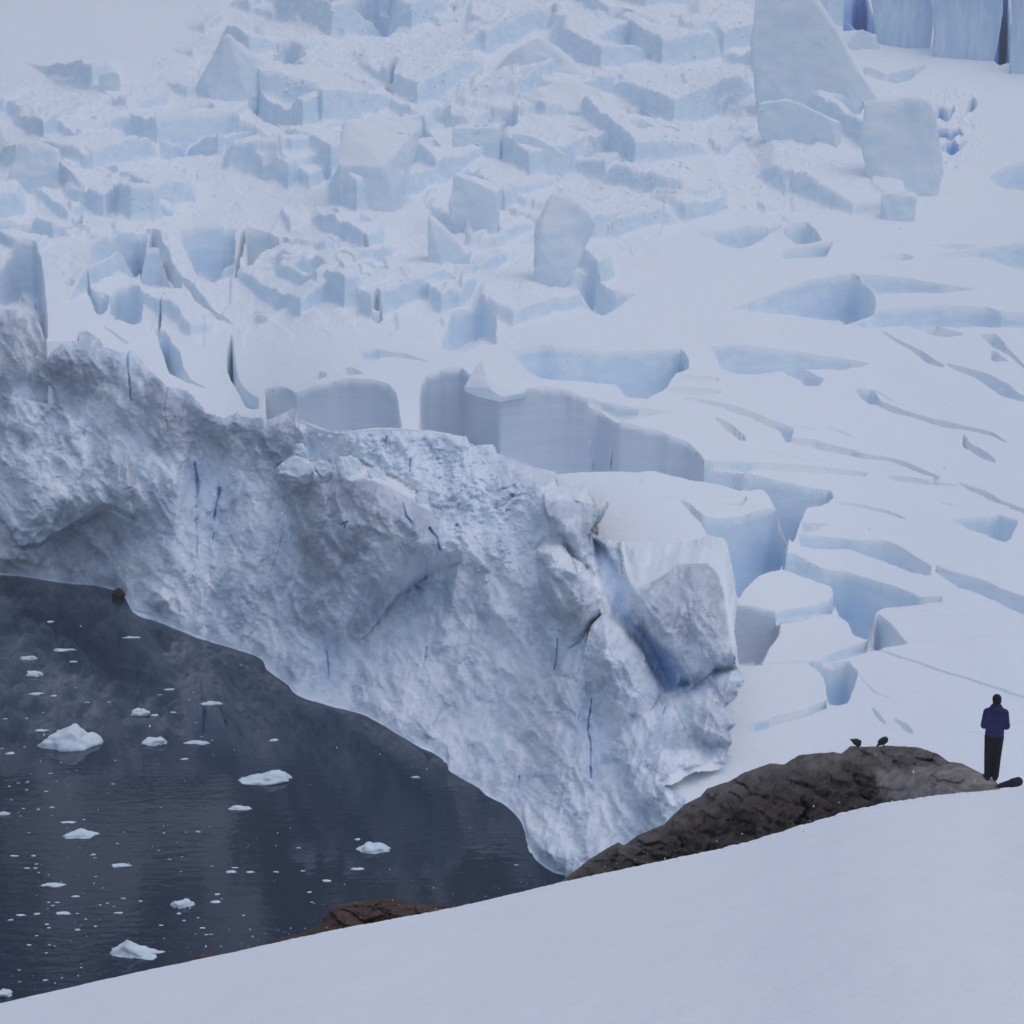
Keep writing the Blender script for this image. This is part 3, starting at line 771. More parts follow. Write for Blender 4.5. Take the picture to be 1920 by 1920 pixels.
    def blur(A, ax, n):
        P_ = np.pad(A, [(n + 1, n) if i == ax else (0, 0) for i in range(2)], mode='edge')
        Cs = np.cumsum(P_, ax)
        m = A.shape[ax]
        return (np.take(Cs, np.arange(2 * n + 1, 2 * n + 1 + m), ax) - np.take(Cs, np.arange(m), ax)) / (2 * n + 1)
    icefall = blur(blur(icefall, 0, 1), 1, 1)
    h = h + icefall + rough * pxm * (1.5 * fbm(BX / 15, BY / 9, 2, 57, ridged=True) + .9 * fbm(BX / 6, BY / 4.5, 2, 59))
    # drifts banked against the seracs
    for nm_, pts_, lab_ in BLOCKS:
        fx = sorted(pts_, key=lambda p: -p[1])[:3]
        cx = sum(p[0] for p in fx) / 3; cy = max(p[1] for p in fx) - 4
        w = (max(p[0] for p in pts_) - min(p[0] for p in pts_)) * .62
        R = w * 2.2
        sl = (slice(*np.searchsorted(by, (cy - R * .6, cy + R * .6))), slice(*np.searchsorted(bx, (cx - R, cx + R))))
        d = np.hypot((BX[sl] - cx) / w, (BY[sl] - cy + w * .15) / (w * .40))
        h[sl] = h[sl] + pxm[sl] * w * .16 * np.exp(-d * d * 1.1)
    chunk = np.maximum(fbm(BX / 17, BY / 9, 3, 51, .55), -.25)
    h = h + rub * chunk * 3.0 * pxm + rub2 * np.abs(fbm(BX / 16, BY / 14, 3, 53)) * 9 * pxm
    h = h + dune * .5 * fbm(X / 60, Y / 20, 2, 61)
    drop = np.zeros(BX.shape); dirt_shade = np.zeros(BX.shape)
    pb = np.zeros(BX.shape)
    for up, lo, extra, dt, *bl in PITS:
        ux, uy = curve(up); lx, ly = curve(lo, 4)
        a0, a1 = ux[0], ux[-1]
        c0 = np.searchsorted(bx, a0 - 6); c1 = np.searchsorted(bx, a1 + 6)
        r0 = np.searchsorted(by, min(uy) - 8); r1 = np.searchsorted(by, max(ly) + 8)
        if c1 <= c0 or r1 <= r0:
            continue
        sl = (slice(r0, r1), slice(c0, c1))
        qx, qy = wx[sl], wy[sl]
        y1 = np.interp(qx, ux, uy); y2 = np.interp(qx, lx, ly)
        th = np.maximum(y2 - y1, .01)
        ins = (qx >= a0) & (qx <= a1) & (qy > y1) & (qy < y2)
        ramp = np.maximum(.5, .07 * th)
        d = np.clip((qy - y1) / ramp, 0, 1) * (y2 - qy + extra * np.clip(th / 9, 0, 1))
        d = np.where(ins, d, 0)
        drop[sl] = np.maximum(drop[sl], d)
        if bl:
            pb[sl] = np.maximum(pb[sl], np.where(d > 0, bl[0], 0))
        near_edge = (qx >= a0 - 1) & (qx <= a1 + 1) & (qy > y1 - 1) & (qy < y2)
        dirt_shade[sl] = np.where(near_edge & (d > 0), np.maximum(dirt_shade[sl], dt), dirt_shade[sl])
    edge = np.interp(BX, EX, EY)
    cut = (BX < 1330) & ~((BX > 1242) & (BY > 1395) & (BY < 1475 + (BX - 1245) * .58))
    beyond = cut & (BY > edge + np.where(BX > 1122, 14, np.where(BX > 1040, 9, 4)))
    G[..., 2] += h - drop * pxm
    G[..., 2] = np.where(beyond, G[..., 2] - 14, G[..., 2])
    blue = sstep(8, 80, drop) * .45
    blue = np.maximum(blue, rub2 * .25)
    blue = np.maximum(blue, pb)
    kv = ~(cut & (BY > edge + 34))
    keep = kv[:-1, :-1] & kv[1:, 1:] & kv[:-1, 1:] & kv[1:, :-1]
    o = grid_np('glacier', G, M_GL, {'blue': blue, 'dirt_shade': dirt_shade}, keep, flip=True, tri=True)
    tag(o, 'white crevassed glacier rising from the ice front to the top of the picture', kind='structure')
    return o


# ------------------------------------------------------------------ the calving front
WATERLINE = [(-160, 1050), (-60, 1067), (0, 1077), (37, 1080), (120, 1093), (215, 1106), (236, 1122), (250, 1148), (293, 1164), (394, 1203), (495, 1237), (498, 1253), (541, 1283),
             (550, 1297), (610, 1320), (683, 1340), (775, 1393), (837, 1425), (842, 1443), (913, 1489), (979, 1540), (991, 1590), (1018, 1622), (1041, 1636), (1069, 1642)]
SHEET = ([(x, y - 1.5) for x, y in EDGE if x < 1104] + [(1104, 923), (1122, 942), (1120, 976), (1108, 996), (1122, 1003), (1156, 1016), (1200, 1014), (1291, 1016), (1328, 1002), (1360, 1011), (1369, 1040), (1373, 1070),
         (1384, 1130), (1377, 1180), (1380, 1243), (1388, 1257), (1396, 1277), (1388, 1293), (1380, 1309), (1362, 1327), (1370, 1340), (1383, 1358), (1367, 1372), (1376, 1390),
         (1363, 1413), (1376, 1424), (1349, 1444), (1300, 1449), (1265, 1470), (1246, 1474), (1266, 1484), (1292, 1500), (1330, 1560), (1300, 1640), (1150, 1700)]
         + [(x, y + 7) for x, y in WATERLINE[::-1]])
CTRL = [(x, y, float(water_D(x, y))) for x, y in WATERLINE]
CTRL += [(x, y, float(baseD(x, y)) - 2.0) for x, y in EDGE[::2] if x < 1045]
CTRL += [(0, 800, 237), (100, 900, 229), (60, 960, 228), (240, 800, 226), (385, 900, 216), (330, 1050, 209), (450, 1000, 205), (440, 860, 211), (290, 900, 217), (180, 720, 232), (340, 800, 219), (560, 1180, 186),
         (620, 850, 197), (760, 880, 191), (880, 920, 187), (960, 930, 183),
         (700, 960, 187), (620, 1000, 190), (800, 1010, 182), (900, 1010, 178), (650, 1150, 184), (760, 1100, 180), (800, 1220, 172), (900, 1150, 172), (880, 1300, 165), (950, 1300, 160), (960, 1420, 152), (1000, 1200, 163),
         (1000, 1000, 175), (1020, 950, 173), (1020, 1090, 165), (1060, 1180, 158), (1060, 1300, 149), (1060, 1450, 140), (1120, 1000, 169), (1150, 1100, 160), (1130, 1230, 151), (1150, 1330, 145), (1200, 1150, 156), (1255, 1260, 150),
         (1180, 1020, 168), (1290, 1020, 168), (1328, 1010, 168), (1365, 1040, 165), (1300, 1150, 156), (1375, 1180, 150), (1300, 1270, 147), (1390, 1270, 141), (1300, 1330, 140.5), (1370, 1340, 138), (1250, 1400, 135), (1150, 1420, 139),
         (1368, 1400, 134), (1349, 1444, 131.5), (1250, 1480, 127), (1300, 1500, 125.5), (1250, 1560, 124), (1150, 1560, 131), (1150, 1680, 128), (1300, 1640, 118), (1080, 1600, 129.5), (1110, 1625, 126.5)]
_cev = tps(CTRL)

# lobes: polygon, jump at its rim (m nearer), extra bulge, bulge width px, fade-out rows (from, to)
LOBES = [
    # the big dark buttress
    ([(512, 889), (522, 873), (551, 854), (583, 862), (622, 870), (640, 862), (670, 864), (719, 886), (754, 903), (780, 922), (809, 950), (832, 962), (860, 1000), (870, 1050), (800, 1080), (735, 1130), (690, 1190), (640, 1230), (560, 1190), (545, 1120), (566, 1040), (556, 980), (536, 930)], 7.0, 4.0, 60, 940, 1230),
    # pale spur left of the cracks
    ([(300, 870), (345, 850), (365, 900), (372, 1000), (360, 1100), (330, 1165), (245, 1140), (240, 1040), (262, 950)], .6, 2.2, 50, 900, 1300),
    ([(400, 870), (480, 890), (530, 1000), (500, 1100), (470, 1220), (400, 1200), (392, 1040)], .4, 2.0, 50, 900, 1300),
    # lip over the recess at the far left
    ([(-150, 700), (100, 760), (240, 850), (250, 975), (205, 952), (150, 985), (112, 1003), (70, 1028), (35, 1030), (10, 985), (-20, 960), (-150, 900)], 2.6, 1.0, 60, 850, 1300),
    # pinnacle one
    ([(1018, 926), (1039, 915), (1070, 913), (1101, 906), (1104, 928), (1120, 944), (1118, 985), (1106, 1003), (1110, 1060), (1085, 1080), (1060, 1015), (1030, 1010), (1020, 975)], 7.0, 2.0, 22, 960, 1100),
    # pinnacle two
    ([(1006, 1032), (1020, 1017), (1052, 1016), (1072, 1045), (1092, 1056), (1110, 1085), (1115, 1110), (1128, 1150), (1098, 1180), (1068, 1208), (1050, 1170), (1030, 1140), (1010, 1095)], 6.5, 2.5, 24, 1090, 1215),
    # rounded lobe below it
    ([(1128, 1152), (1145, 1156), (1170, 1180), (1200, 1215), (1222, 1260), (1240, 1300), (1215, 1340), (1150, 1360), (1100, 1330), (1095, 1230), (1108, 1172)], 5.5, 4.0, 40, 1200, 1350),
    # snow-shouldered pillar
    ([(1166, 1060), (1158, 1010), (1200, 1005), (1291, 1012), (1328, 995), (1365, 995), (1410, 1040), (1410, 1120), (1410, 1250), (1340, 1256), (1300, 1290), (1262, 1300), (1250, 1270), (1215, 1200), (1185, 1140)], 5.0, 2.0, 30, 1120, 1320),
    ([(1170, 1066), (1200, 1100), (1240, 1082), (1273, 1058), (1325, 1056), (1348, 1080), (1362, 1170), (1378, 1250), (1340, 1256), (1300, 1288), (1258, 1290), (1218, 1210), (1190, 1150)], 1.8, 1.0, 20, 1150, 1320),
    # front right knob
    ([(1260, 1310), (1300, 1292), (1330, 1262), (1380, 1246), (1396, 1277), (1380, 1309), (1362, 1327), (1383, 1358), (1367, 1372), (1376, 1395), (1330, 1400), (1290, 1380)], .5, 2.5, 26, 1300, 1450),
]
HOLES = [  # polygon, depth (m), blue
    ([(1108, 1004), (1135, 1020), (1163, 1062), (1182, 1110), (1176, 1140), (1196, 1172), (1232, 1196), (1272, 1236), (1302, 1286), (1262, 1300), (1246, 1302), (1222, 1262), (1198, 1212), (1168, 1176), (1150, 1156), (1126, 1100), (1112, 1060)], 2.2, 1.0),
    ([(1040, 1165), (1052, 1172), (1066, 1210), (1084, 1196), (1110, 1160), (1126, 1150), (1112, 1175), (1086, 1212), (1064, 1226), (1050, 1200)], 1.2, .8),
    ([(1104, 912), (1122, 945), (1119, 980), (1108, 1000), (1104, 960)], 2.0, .4),
]
CRACKS = [  # line, half width px, depth m, blue
    ([(239, 650), (240, 690), (243, 720), (246, 750)], 3.2, 3.0, .8),
    ([(366, 870), (370, 900), (372, 935)], 4.0, 2.2, .9),
    ([(413, 918), (405, 950), (402, 978)], 5.0, 2.5, 1.0),
    ([(368, 950), (368, 1000), (371, 1050)], 2.2, 1.0, .7),
    ([(400, 1000), (398, 1020)], 2.5, 1.2, .7),
    ([(1045, 1200), (1044, 1230), (1040, 1255)], 1.8, 1.6, .7),
    ([(1110, 1312), (1104, 1350), (1103, 1370), (1108, 1400), (1108, 1460)], 1.8, 1.8, .9),
    ([(1247, 1325), (1242, 1345)], 1.6, 1.2, .7),
    ([(614, 1225), (616, 1255), (617, 1268)], 2.4, 1.5, .9),
    ([(640, 985), (650, 978), (646, 992)], 3, 1.5, .8),
    ([(755, 945), (762, 970), (772, 980)], 2.5, 1.6, .8),
    ([(806, 990), (820, 1010), (824, 1030)], 4, 2.0, .9),
    ([(855, 985), (864, 990)], 3, 1.8, .8),
    ([(790, 1075), (800, 1085)], 3, 1.8, .9),
    ([(770, 1095), (795, 1106)], 2.5, 1.5, .9),
    ([(800, 1215), (798, 1240)], 2, 1.2, .6),
    ([(975, 1455), (972, 1470)], 2, 1.0, .6),
    ([(725, 820), (722, 836)], 2.2, 1.2, .7),
    ([(770, 860), (768, 885)], 2.2, 1.2, .7),
    ([(880, 935), (876, 950)], 2.5, 1.4, .8),
    ([(318, 700), (308, 760), (314, 810)], 1.6, .8, .0),
    ([(160, 800), (158, 815)], 2, 1.0, .2),
]
MOTTLE = None
SNOWCAPS = [
    [(1236, 1466), (1262, 1448), (1300, 1436), (1352, 1428), (1385, 1436), (1350, 1462), (1310, 1500), (1290, 1500), (1266, 1484)],
    [(512, 890), (522, 870), (551, 850), (554, 832), (576, 836), (586, 862), (612, 866), (624, 880), (612, 895), (585, 888), (560, 893), (540, 886)],
    [(628, 880), (636, 852), (668, 858), (684, 868), (719, 884), (754, 901), (782, 921), (806, 938), (808, 957), (790, 950), (770, 935), (740, 917), (705, 903), (680, 895), (660, 903)],
    [(1010, 924), (1036, 903), (1070, 900), (1106, 892), (1114, 925), (1134, 944), (1100, 944), (1078, 940), (1074, 928), (1040, 926)],
    [(1002, 1030), (1017, 1008), (1054, 1006), (1076, 1039), (1096, 1049), (1117, 1078), (1110, 1094), (1085, 1078), (1056, 1064), (1028, 1062), (1040, 1052), (1036, 1036)],
    [(1166, 1064), (1156, 1000), (1200, 996), (1291, 1000), (1328, 985), (1368, 990), (1392, 1040), (1400, 1100), (1400, 1160), (1390, 1230), (1368, 1190), (1356, 1110), (1346, 1076), (1325, 1056), (1273, 1058), (1240, 1082), (1200, 1100), (1172, 1086)],
    [(1345, 1262), (1360, 1250), (1382, 1246), (1386, 1254), (1362, 1262)],
    [(832, 948), (858, 950), (884, 953), (890, 962), (860, 962), (836, 960)],
]
DIRT_SHADE = [([(-160, 560), (80, 590), (100, 650), (300, 710), (360, 740), (380, 790), (440, 790), (500, 800), (556, 766), (575, 830), (520, 900), (440, 850), (330, 860), (200, 800), (60, 720), (-160, 700)], .85, 40),
         ([(512, 889), (600, 885), (720, 905), (810, 955), (835, 1010), (800, 1040), (700, 1010), (640, 1080), (575, 1120), (555, 1000)], 1.0, 18),
         ([(1200, 1100), (1273, 1058), (1325, 1056), (1346, 1080), (1362, 1170), (1376, 1240), (1330, 1230), (1280, 1200), (1230, 1190)], .75, 12),  # pillar front turned from the light, shade painted on
         ([(-160, 940), (10, 985), (70, 1030), (205, 955), (240, 985), (236, 1110), (-160, 1060)], .9, 8),  # recess under the lip: its shade painted into the ice colour
         ([(1010, 1045), (1035, 1060), (1075, 1075), (1112, 1110), (1100, 1160), (1060, 1190), (1030, 1130)], .6, 10),
         ([(1020, 932), (1080, 940), (1118, 950), (1112, 1020), (1085, 1040), (1040, 1010)], .6, 8),
         ([(1300, 1330), (1350, 1280), (1390, 1280), (1375, 1420), (1310, 1440), (1290, 1390)], .7, 20),
         ([(640, 1190), (700, 1100), (740, 1150), (690, 1230)], .6, 25), ([(960, 1290), (1060, 1200), (1060, 1330), (1000, 1480)], .35, 30)]
PALES = [([(-150, 830), (60, 870), (140, 930), (100, 1000), (60, 1030), (10, 980), (-150, 920)], .9, 30), ([(150, 690), (200, 720), (300, 820), (300, 900), (230, 930), (260, 1000), (380, 1150), (300, 1130), (240, 1000), (150, 900), (130, 780)], .45, 40),
         ([(700, 1010), (860, 985), (800, 1080), (700, 1160), (620, 1130)], .8, 30), ([(740, 1150), (900, 1060), (1000, 1080), (1010, 1250), (900, 1400), (780, 1350), (740, 1250)], .7, 50),
         ([(300, 900), (360, 870), (360, 1000), (330, 1050)], .6, 25), ([(420, 1010), (520, 1000), (540, 1080), (440, 1130)], .6, 30),
         ([(1128, 1152), (1200, 1215), (1240, 1300), (1190, 1300), (1110, 1200)], .6, 14), ([(1000, 1480), (1240, 1450), (1240, 1540), (1060, 1640), (1000, 1590)], .5, 30)]


def build_cliff():
    px = np.arange(-150, 1410, 1.6); py = np.arange(470, 1706, 1.6)
    PX, PY = np.meshgrid(px, py)
    wx = PX + 2.0 * fbm(PX / 20, PY / 20, 3, 73) + .8 * gnoise(PX / 6, PY / 6, 78)
    wy = PY + 2.0 * fbm(PX / 20, PY / 20, 3, 75) + .8 * gnoise(PX / 6, PY / 6, 79)
    D = np.zeros(PX.shape)
    for r in range(0, len(py), 200):
        D[r:r + 200] = _cev(PX[r:r + 200], PY[r:r + 200])
    wl = np.interp(PX, [a for a, b in WATERLINE], [b for a, b in WATERLINE])
    ex = wx + 14 * fbm(PX / 60, PY / 60, 3, 171); ey = wy + 14 * fbm(PX / 60, PY / 60, 3, 173)
    da, db = (ex * .50 + ey * .87), (-ex * .87 + ey * .50)
    mot = .5 + .40 * fbm(ex / 120, ey / 120, 3, 175, .6) + .30 * fbm(da / 90, db / 22, 4, 177, .65) + .26 * fbm(ex / 26, ey / 24, 4, 179, .7) + .10 * fbm(ex / 60, ey / 200, 3, 181) + .16 * fbm(ex / 9, ey / 8, 3, 185, .7)
    up = np.clip((wl - PY) / 30, .10, 1)                     # noise dies at the waterline so that it stays where it is
    up = np.where(PX > 1060, 1, up)
    snow = np.zeros(PX.shape); blue = np.zeros(PX.shape); dirt_shade = np.zeros(PX.shape); pale = np.zeros(PX.shape)
    lobed = np.zeros(PX.shape, bool)
    for poly, jump, bulge, width, f0, f1 in LOBES:
        xs, ys = [p[0] for p in poly], [p[1] for p in poly]
        c0, c1 = np.searchsorted(px, min(xs) - 10), np.searchsorted(px, max(xs) + 10)
        r0, r1 = np.searchsorted(py, min(ys) - 10), np.searchsorted(py, max(ys) + 10)
        s = (slice(r0, r1), slice(c0, c1))
        ins = inside_poly(wx[s], wy[s], poly)
        d = poly_dist(wx[s], wy[s], poly)
        fade = 1 - sstep(f0, f1, PY[s])
        amt = (jump * np.clip(d / 4, .85, 1) * fade + bulge * sstep(0, width, d))
        D[s] -= np.where(ins, amt, 0)
        lobed[s] |= ins
    for poly, depth, b in HOLES:
        ins = inside_poly(wx, wy, poly)
        d = poly_dist(wx, wy, poly)
        D += np.where(ins, depth * sstep(0, 9, d), 0)
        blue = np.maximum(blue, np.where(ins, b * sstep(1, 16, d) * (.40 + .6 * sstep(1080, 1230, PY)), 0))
    for line, w, depth, b in CRACKS:
        xs, ys = [p[0] for p in line], [p[1] for p in line]
        c0, c1 = np.searchsorted(px, min(xs) - 40), np.searchsorted(px, max(xs) + 40)
        r0, r1 = np.searchsorted(py, min(ys) - 40), np.searchsorted(py, max(ys) + 40)
        s = (slice(r0, r1), slice(c0, c1))
        d = poly_dist(wx[s], wy[s], line, False)
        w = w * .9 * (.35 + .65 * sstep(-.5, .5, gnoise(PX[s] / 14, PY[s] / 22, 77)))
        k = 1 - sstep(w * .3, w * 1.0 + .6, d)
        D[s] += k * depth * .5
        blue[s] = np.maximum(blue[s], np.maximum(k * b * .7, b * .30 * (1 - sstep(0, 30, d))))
    # caps lean back
    for poly in SNOWCAPS:
        snow = np.maximum(snow, soft_poly(wx, wy, poly, 2.2))
    for poly, a, f in DIRT_SHADE:
        dirt_shade = np.maximum(dirt_shade, a * soft_poly(ex, ey, poly, f * .8))
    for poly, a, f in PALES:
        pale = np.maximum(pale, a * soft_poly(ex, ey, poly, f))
    basin = soft_poly(PX, PY, [(570, 800), (700, 806), (880, 822), (1010, 880), (1015, 960), (900, 960), (800, 920), (690, 860), (600, 850)], 16)
    blue = np.maximum(blue, basin * .13 * sstep(-.3, .4, fbm(PX / 45, PY / 40, 3, 91)))
    basin_e = soft_poly(PX, PY, [(790, 930), (1010, 900), (1005, 1060), (900, 1060), (820, 1020)], 30)
    blue = np.maximum(blue, basin_e * .13 * sstep(-.2, .4, fbm(PX / 35, PY / 35, 3, 93)))
    blue *= (1 - snow)
    pale = np.maximum(pale, np.maximum(basin, basin_e * .8)); dirt_shade = dirt_shade * (1 - .9 * basin)
    smooth = soft_poly(PX, PY, [(930, 845), (1045, 890), (1040, 915), (960, 900), (880, 880), (880, 840)], 12)
    snow = np.maximum(snow, .5 * smooth)
    rel = (1.3 * fbm(PX / 95, PY / 115, 2, 81) + 1.0 * fbm(da / 150, db / 60, 2, 183, ridged=True) + .20 * fbm((PX + .5 * PY) / 52, (PY - .5 * PX) / 34, 2, 83, ridged=True) + .14 * fbm(PX / 19, PY / 21, 3, 85)) + .7 * (mot - .5)
    f1, g1, r1 = facets(ex / 82 + .3 * ey / 82, ey / 105, 7, 2.2)
    f2, g2, r2 = facets(da / 40, db / 26, 9, 2.0)
    rel += .8 * f1 * sstep(0, .3, g1) + .08 * f2 * sstep(0, .3, g2)
    rel *= (1 - .75 * snow)
    mot = mot + .14 * (r1 - .5) + .10 * (r2 - .5)
    rel += (basin + basin_e * .6) * (1.8 * np.abs(fbm(PX / 34, PY / 26, 3, 89)) + .3 * fbm(PX / 9, PY / 7, 2, 90))
    # flutes down the face
    ang = PX + .28 * PY
    rel += .55 * fbm(ang / 26, PY / 160, 3, 95) + .8 * fbm(ang / 70, PY / 420, 2, 99, ridged=True)
    top = np.clip((PY - np.interp(PX, EX, EY)) / 14, 0, 1)
    top = np.where(PX > 1104, 1, top)
    D = D - rel * up * (.35 + .65 * top) * (1 - .6 * smooth)
    # blocky caps
    cap = snow * (1 - smooth)
    run = np.zeros(len(px)); off = np.zeros(PX.shape)
    for r in range(len(py) - 1, -1, -1):
        run = np.where(cap[r] > .5, run + 1.6, np.where(lobed[r], run, 0))
        off[r] = run
    off = np.minimum(off, 45)
    off = np.stack([np.convolve(np.pad(o_, 9, mode='edge'), np.ones(19) / 19, 'valid') for o_ in off])
    D += np.where(lobed, np.minimum(off, 34) * .085, 0)
    D -= cap * lobed * np.where(PX < 1135, .7, .12) * np.abs(fbm(PX / 13, PY / 10, 2, 97))
    # never behind the water's own plane near the foot
    for r in range(len(py) - 2, -1, -1):                    # undersides of overhangs stay open to the light
        D[r] = np.maximum(D[r], D[r + 1] - .32)
    G = at(PX, PY, D)
    ins = inside_poly(wx, wy, SHEET)
    keep = ins[:-1, :-1] & ins[1:, 1:] & ins[:-1, 1:] & ins[1:, :-1]
    # drop relief that would tear: none, cliffs may overhang
    o = grid_np('ice_cliff', G, M_CL, {'snow': snow, 'blue': blue, 'dirt_shade': dirt_shade, 'pale': pale, 'mot': np.clip(mot, 0, 1)}, keep, flip=True)
    tag(o, 'rough grey-blue ice cliff of the glacier front standing in the dark water', 'ice cliff', kind='structure')
    return o


build_glacier()
build_cliff()

# ------------------------------------------------------------------ seracs and ice blocks (each a thing)
BM_TMP = {}


def hull_block(name, pts, label, cat, D0=None, mat=None, noise=.35, cuts=None, back=None, group=None, bevel=.5, foot=6, seed=0, lean=0, blue=0.0):
    """convex block through traced points (x, y, metres further back)"""
    pts = list(pts)
    fx, fy = max(pts, key=lambda p: p[1])[:2]
    if D0 is None:
        D0 = float(baseD(fx, fy)) - .5
    W = [P(x, y, D0 + d) for x, y, d in pts]
    lowest = min(w.z for w in W)
    loc = Vector((sum(w.x for w in W) / len(W), sum(w.y for w in W) / len(W), lowest))
    low = [w for w in W if w.z < lowest + (max(v.z for v in W) - lowest) * .35]
    W += [w + Vector((0, 1.0, -foot)) for w in low]
    bm = bmesh.new()
    for w in W:
        bm.verts.new(w - loc)
    bmesh.ops.convex_hull(bm, input=bm.verts)
    bmesh.ops.delete(bm, geom=[v for v in bm.verts if not v.link_faces], context='VERTS')
    bmesh.ops.dissolve_limit(bm, angle_limit=.12, verts=bm.verts, edges=bm.edges)
    size = max((max(v.co[i] for v in bm.verts) - min(v.co[i] for v in bm.verts)) for i in range(3))
    bmesh.ops.bevel(bm, geom=list(bm.edges), offset=bevel * size * .035, segments=2, profile=.6, affect='EDGES')
    bmesh.ops.triangulate(bm, faces=bm.faces)
    target = size / 34
    for _ in range(5):
        le = [e for e in bm.edges if e.calc_length() > target * 1.5]
        if not le:
            break
        bmesh.ops.subdivide_edges(bm, edges=le, cuts=1, use_grid_fill=False)
        bmesh.ops.triangulate(bm, faces=[f for f in bm.faces if len(f.verts) > 3])
    bm.normal_update()
    co = np.array([v.co[:] for v in bm.verts]); no = np.array([v.normal[:] for v in bm.verts])
    k = noise * size * .06
    n = noise3(co + seed * 3.7, 3.2 / size, 5, 3) * k * 1.6 + noise3(co + seed, 9 / size, 15, 3) * k * .8
    co = co + no * n[:, None]
    for v, c in zip(bm.verts, co):
        v.co = c
    for _ in range(2):
        bmesh.ops.smooth_vert(bm, verts=bm.verts, factor=.5, use_axis_x=True, use_axis_y=True, use_axis_z=True)
    o = bm_obj(name, bm, mat or M_BL)
    o.location = loc
    if blue:
        at_ = o.data.attributes.new('blue', 'FLOAT', 'POINT')
        at_.data.foreach_set('value', np.full(len(o.data.vertices), blue, np.float32))
    return tag(o, label, cat, group)


for i, (nm, pts, lab) in enumerate(BLOCKS):
    hull_block(nm, pts, lab, 'ice block', group='seracs standing on the glacier', seed=i + 1, bevel=.5, noise=.36, blue=1.0 if nm == 'ice_tower' else 0.0, foot=.6 if ('wedge on the rim' in lab or 'shoulder' in lab) else 6)

# snow-dusted chunks along the ridge of the dark buttress
CHUNKS = [
    ([(516,888,0),(524,872,.5),(552,853,1),(580,862,1),(590,884,0),(560,894,-.4),(575,855,2.5)], 'largest white ice chunk at the left tip of the dark buttress', 186),
    ([(553,850,0),(554,834,.3),(566,832,.4),(576,840,.4),(577,856,0),(565,832,1.5)], 'small upright white chunk standing on the left tip of the buttress', 187),
    ([(586,874,0),(598,862,.5),(618,868,.5),(624,884,0),(605,894,-.3),(610,864,1.8)], 'low white chunk between the two biggest chunks on the buttress', 185.5),
    ([(630,884,0),(634,856,.6),(650,852,.8),(676,862,.8),(678,884,.2),(662,902,-.6),(640,896,-.4),(660,856,3)], 'squarish white ice chunk in the middle of the buttress ridge', 184),
    ([(684,880,0),(700,876,.5),(722,886,.6),(724,902,0),(700,900,-.3),(712,882,1.8)], 'flat white chunk halfway down the buttress ridge', 182.5),
    ([(776,930,0),(786,920,.4),(800,930,.6),(807,950,.3),(800,956,-.2),(784,942,-.2),(800,930,1.6)], 'rounded white chunk at the right end of the buttress ridge', 178.5),
]
for i, (pts, lab, d) in enumerate(CHUNKS):
    hull_block('ice_chunk', pts, lab, 'ice chunk', D0=d, group='ice chunks on the buttress ridge', mat=M_FLOE, seed=i + 40, foot=1.2, bevel=1.2, noise=1.1)

# crumbled ice: a mass of small lumps on the glacier and in the hollow behind the buttress
def rubble(name, spots, label):
    V = []; T = []
    base = bmesh.new(); bmesh.ops.create_icosphere(base, subdivisions=1, radius=1)
    bv = np.array([v.co[:] for v in base.verts]); bf = np.array([[v.index for v in f.verts] for f in base.faces]); base.free()
    for k, (x, y, z, s) in enumerate(spots):
        a = RNG.rand() * 6.28
        q = bv * RNG.uniform(.55, 1.25, bv.shape)
        q = q * np.array([RNG.uniform(.7, 1.3), RNG.uniform(.7, 1.3), RNG.uniform(.45, .95)]) * s
        q = q @ np.array([[math.cos(a), -math.sin(a), 0], [math.sin(a), math.cos(a), 0], [0, 0, 1]])
        V.append(q + (x, y, z)); T.append(bf + k * len(bv))
    o = mesh_np(name, np.concatenate(V), np.concatenate(T), M_BL, smooth=False)
    return tag(o, label, kind='stuff')


dg = bpy.context.evaluated_depsgraph_get()


def cast(px, py):
    rx, rz = ray(px, py)
    d = Vector((float(rx), 1, float(rz))).normalized()
    hit, loc, nor, idx, ob, mt = SC.ray_cast(bpy.context.evaluated_depsgraph_get(), Vector((0, 0, H)), d)
    return loc if hit else None


spots = []
bpy.context.view_layer.update()
ZONES = [([(560, 5), (950, 5), (1000, 150), (900, 330), (640, 190), (470, 170)], 260, 3.2), ([(1170, 180), (1400, 10), (1430, 200), (1560, 310), (1400, 410), (1150, 415)], 420, 2.6),
         ([(590, 812), (880, 826), (1000, 890), (1000, 960), (880, 960), (800, 920), (690, 862)], 420, 3.4),
         ([(820, 960), (1005, 960), (1000, 1090), (900, 1090)], 170, 2.6), ([(250, 365), (500, 370), (480, 420), (250, 410)], 60, 2.2), ([(1000, 640), (1100, 655), (1060, 715), (990, 700)], 20, 2.4)]
for poly, n, pxs in ZONES:
    xs = [p[0] for p in poly]; ys = [p[1] for p in poly]
    k = 0
    while k < n:
        x, y = random.uniform(min(xs), max(xs)), random.uniform(min(ys), max(ys))
        if not inside_poly(np.array([x]), np.array([y]), poly)[0]:
            continue
        k += 1
        loc = cast(x, y)
        if loc is None:
            continue
        s = pxs * loc.y / F * random.choice((.5, .6, .7, .9, 1.2, 1.8))
        spots.append((loc.x, loc.y, loc.z - s * .15, s))
rubble('ice_rubble', spots, 'crumbled lumps of broken ice strewn over the glacier and the hollow')

# ------------------------------------------------------------------ water
def build_water():
    bm = bmesh.new()
    bmesh.ops.create_grid(bm, x_segments=60, y_segments=40, size=1, matrix=Matrix.Translation((0, 200, 0)) @ Matrix.Diagonal((420, 260, 1, 1)))
    o = bm_obj('water', bm, M_WATER)
    tag(o, 'dark still sea water mirroring the ice cliff', kind='structure')


build_water()

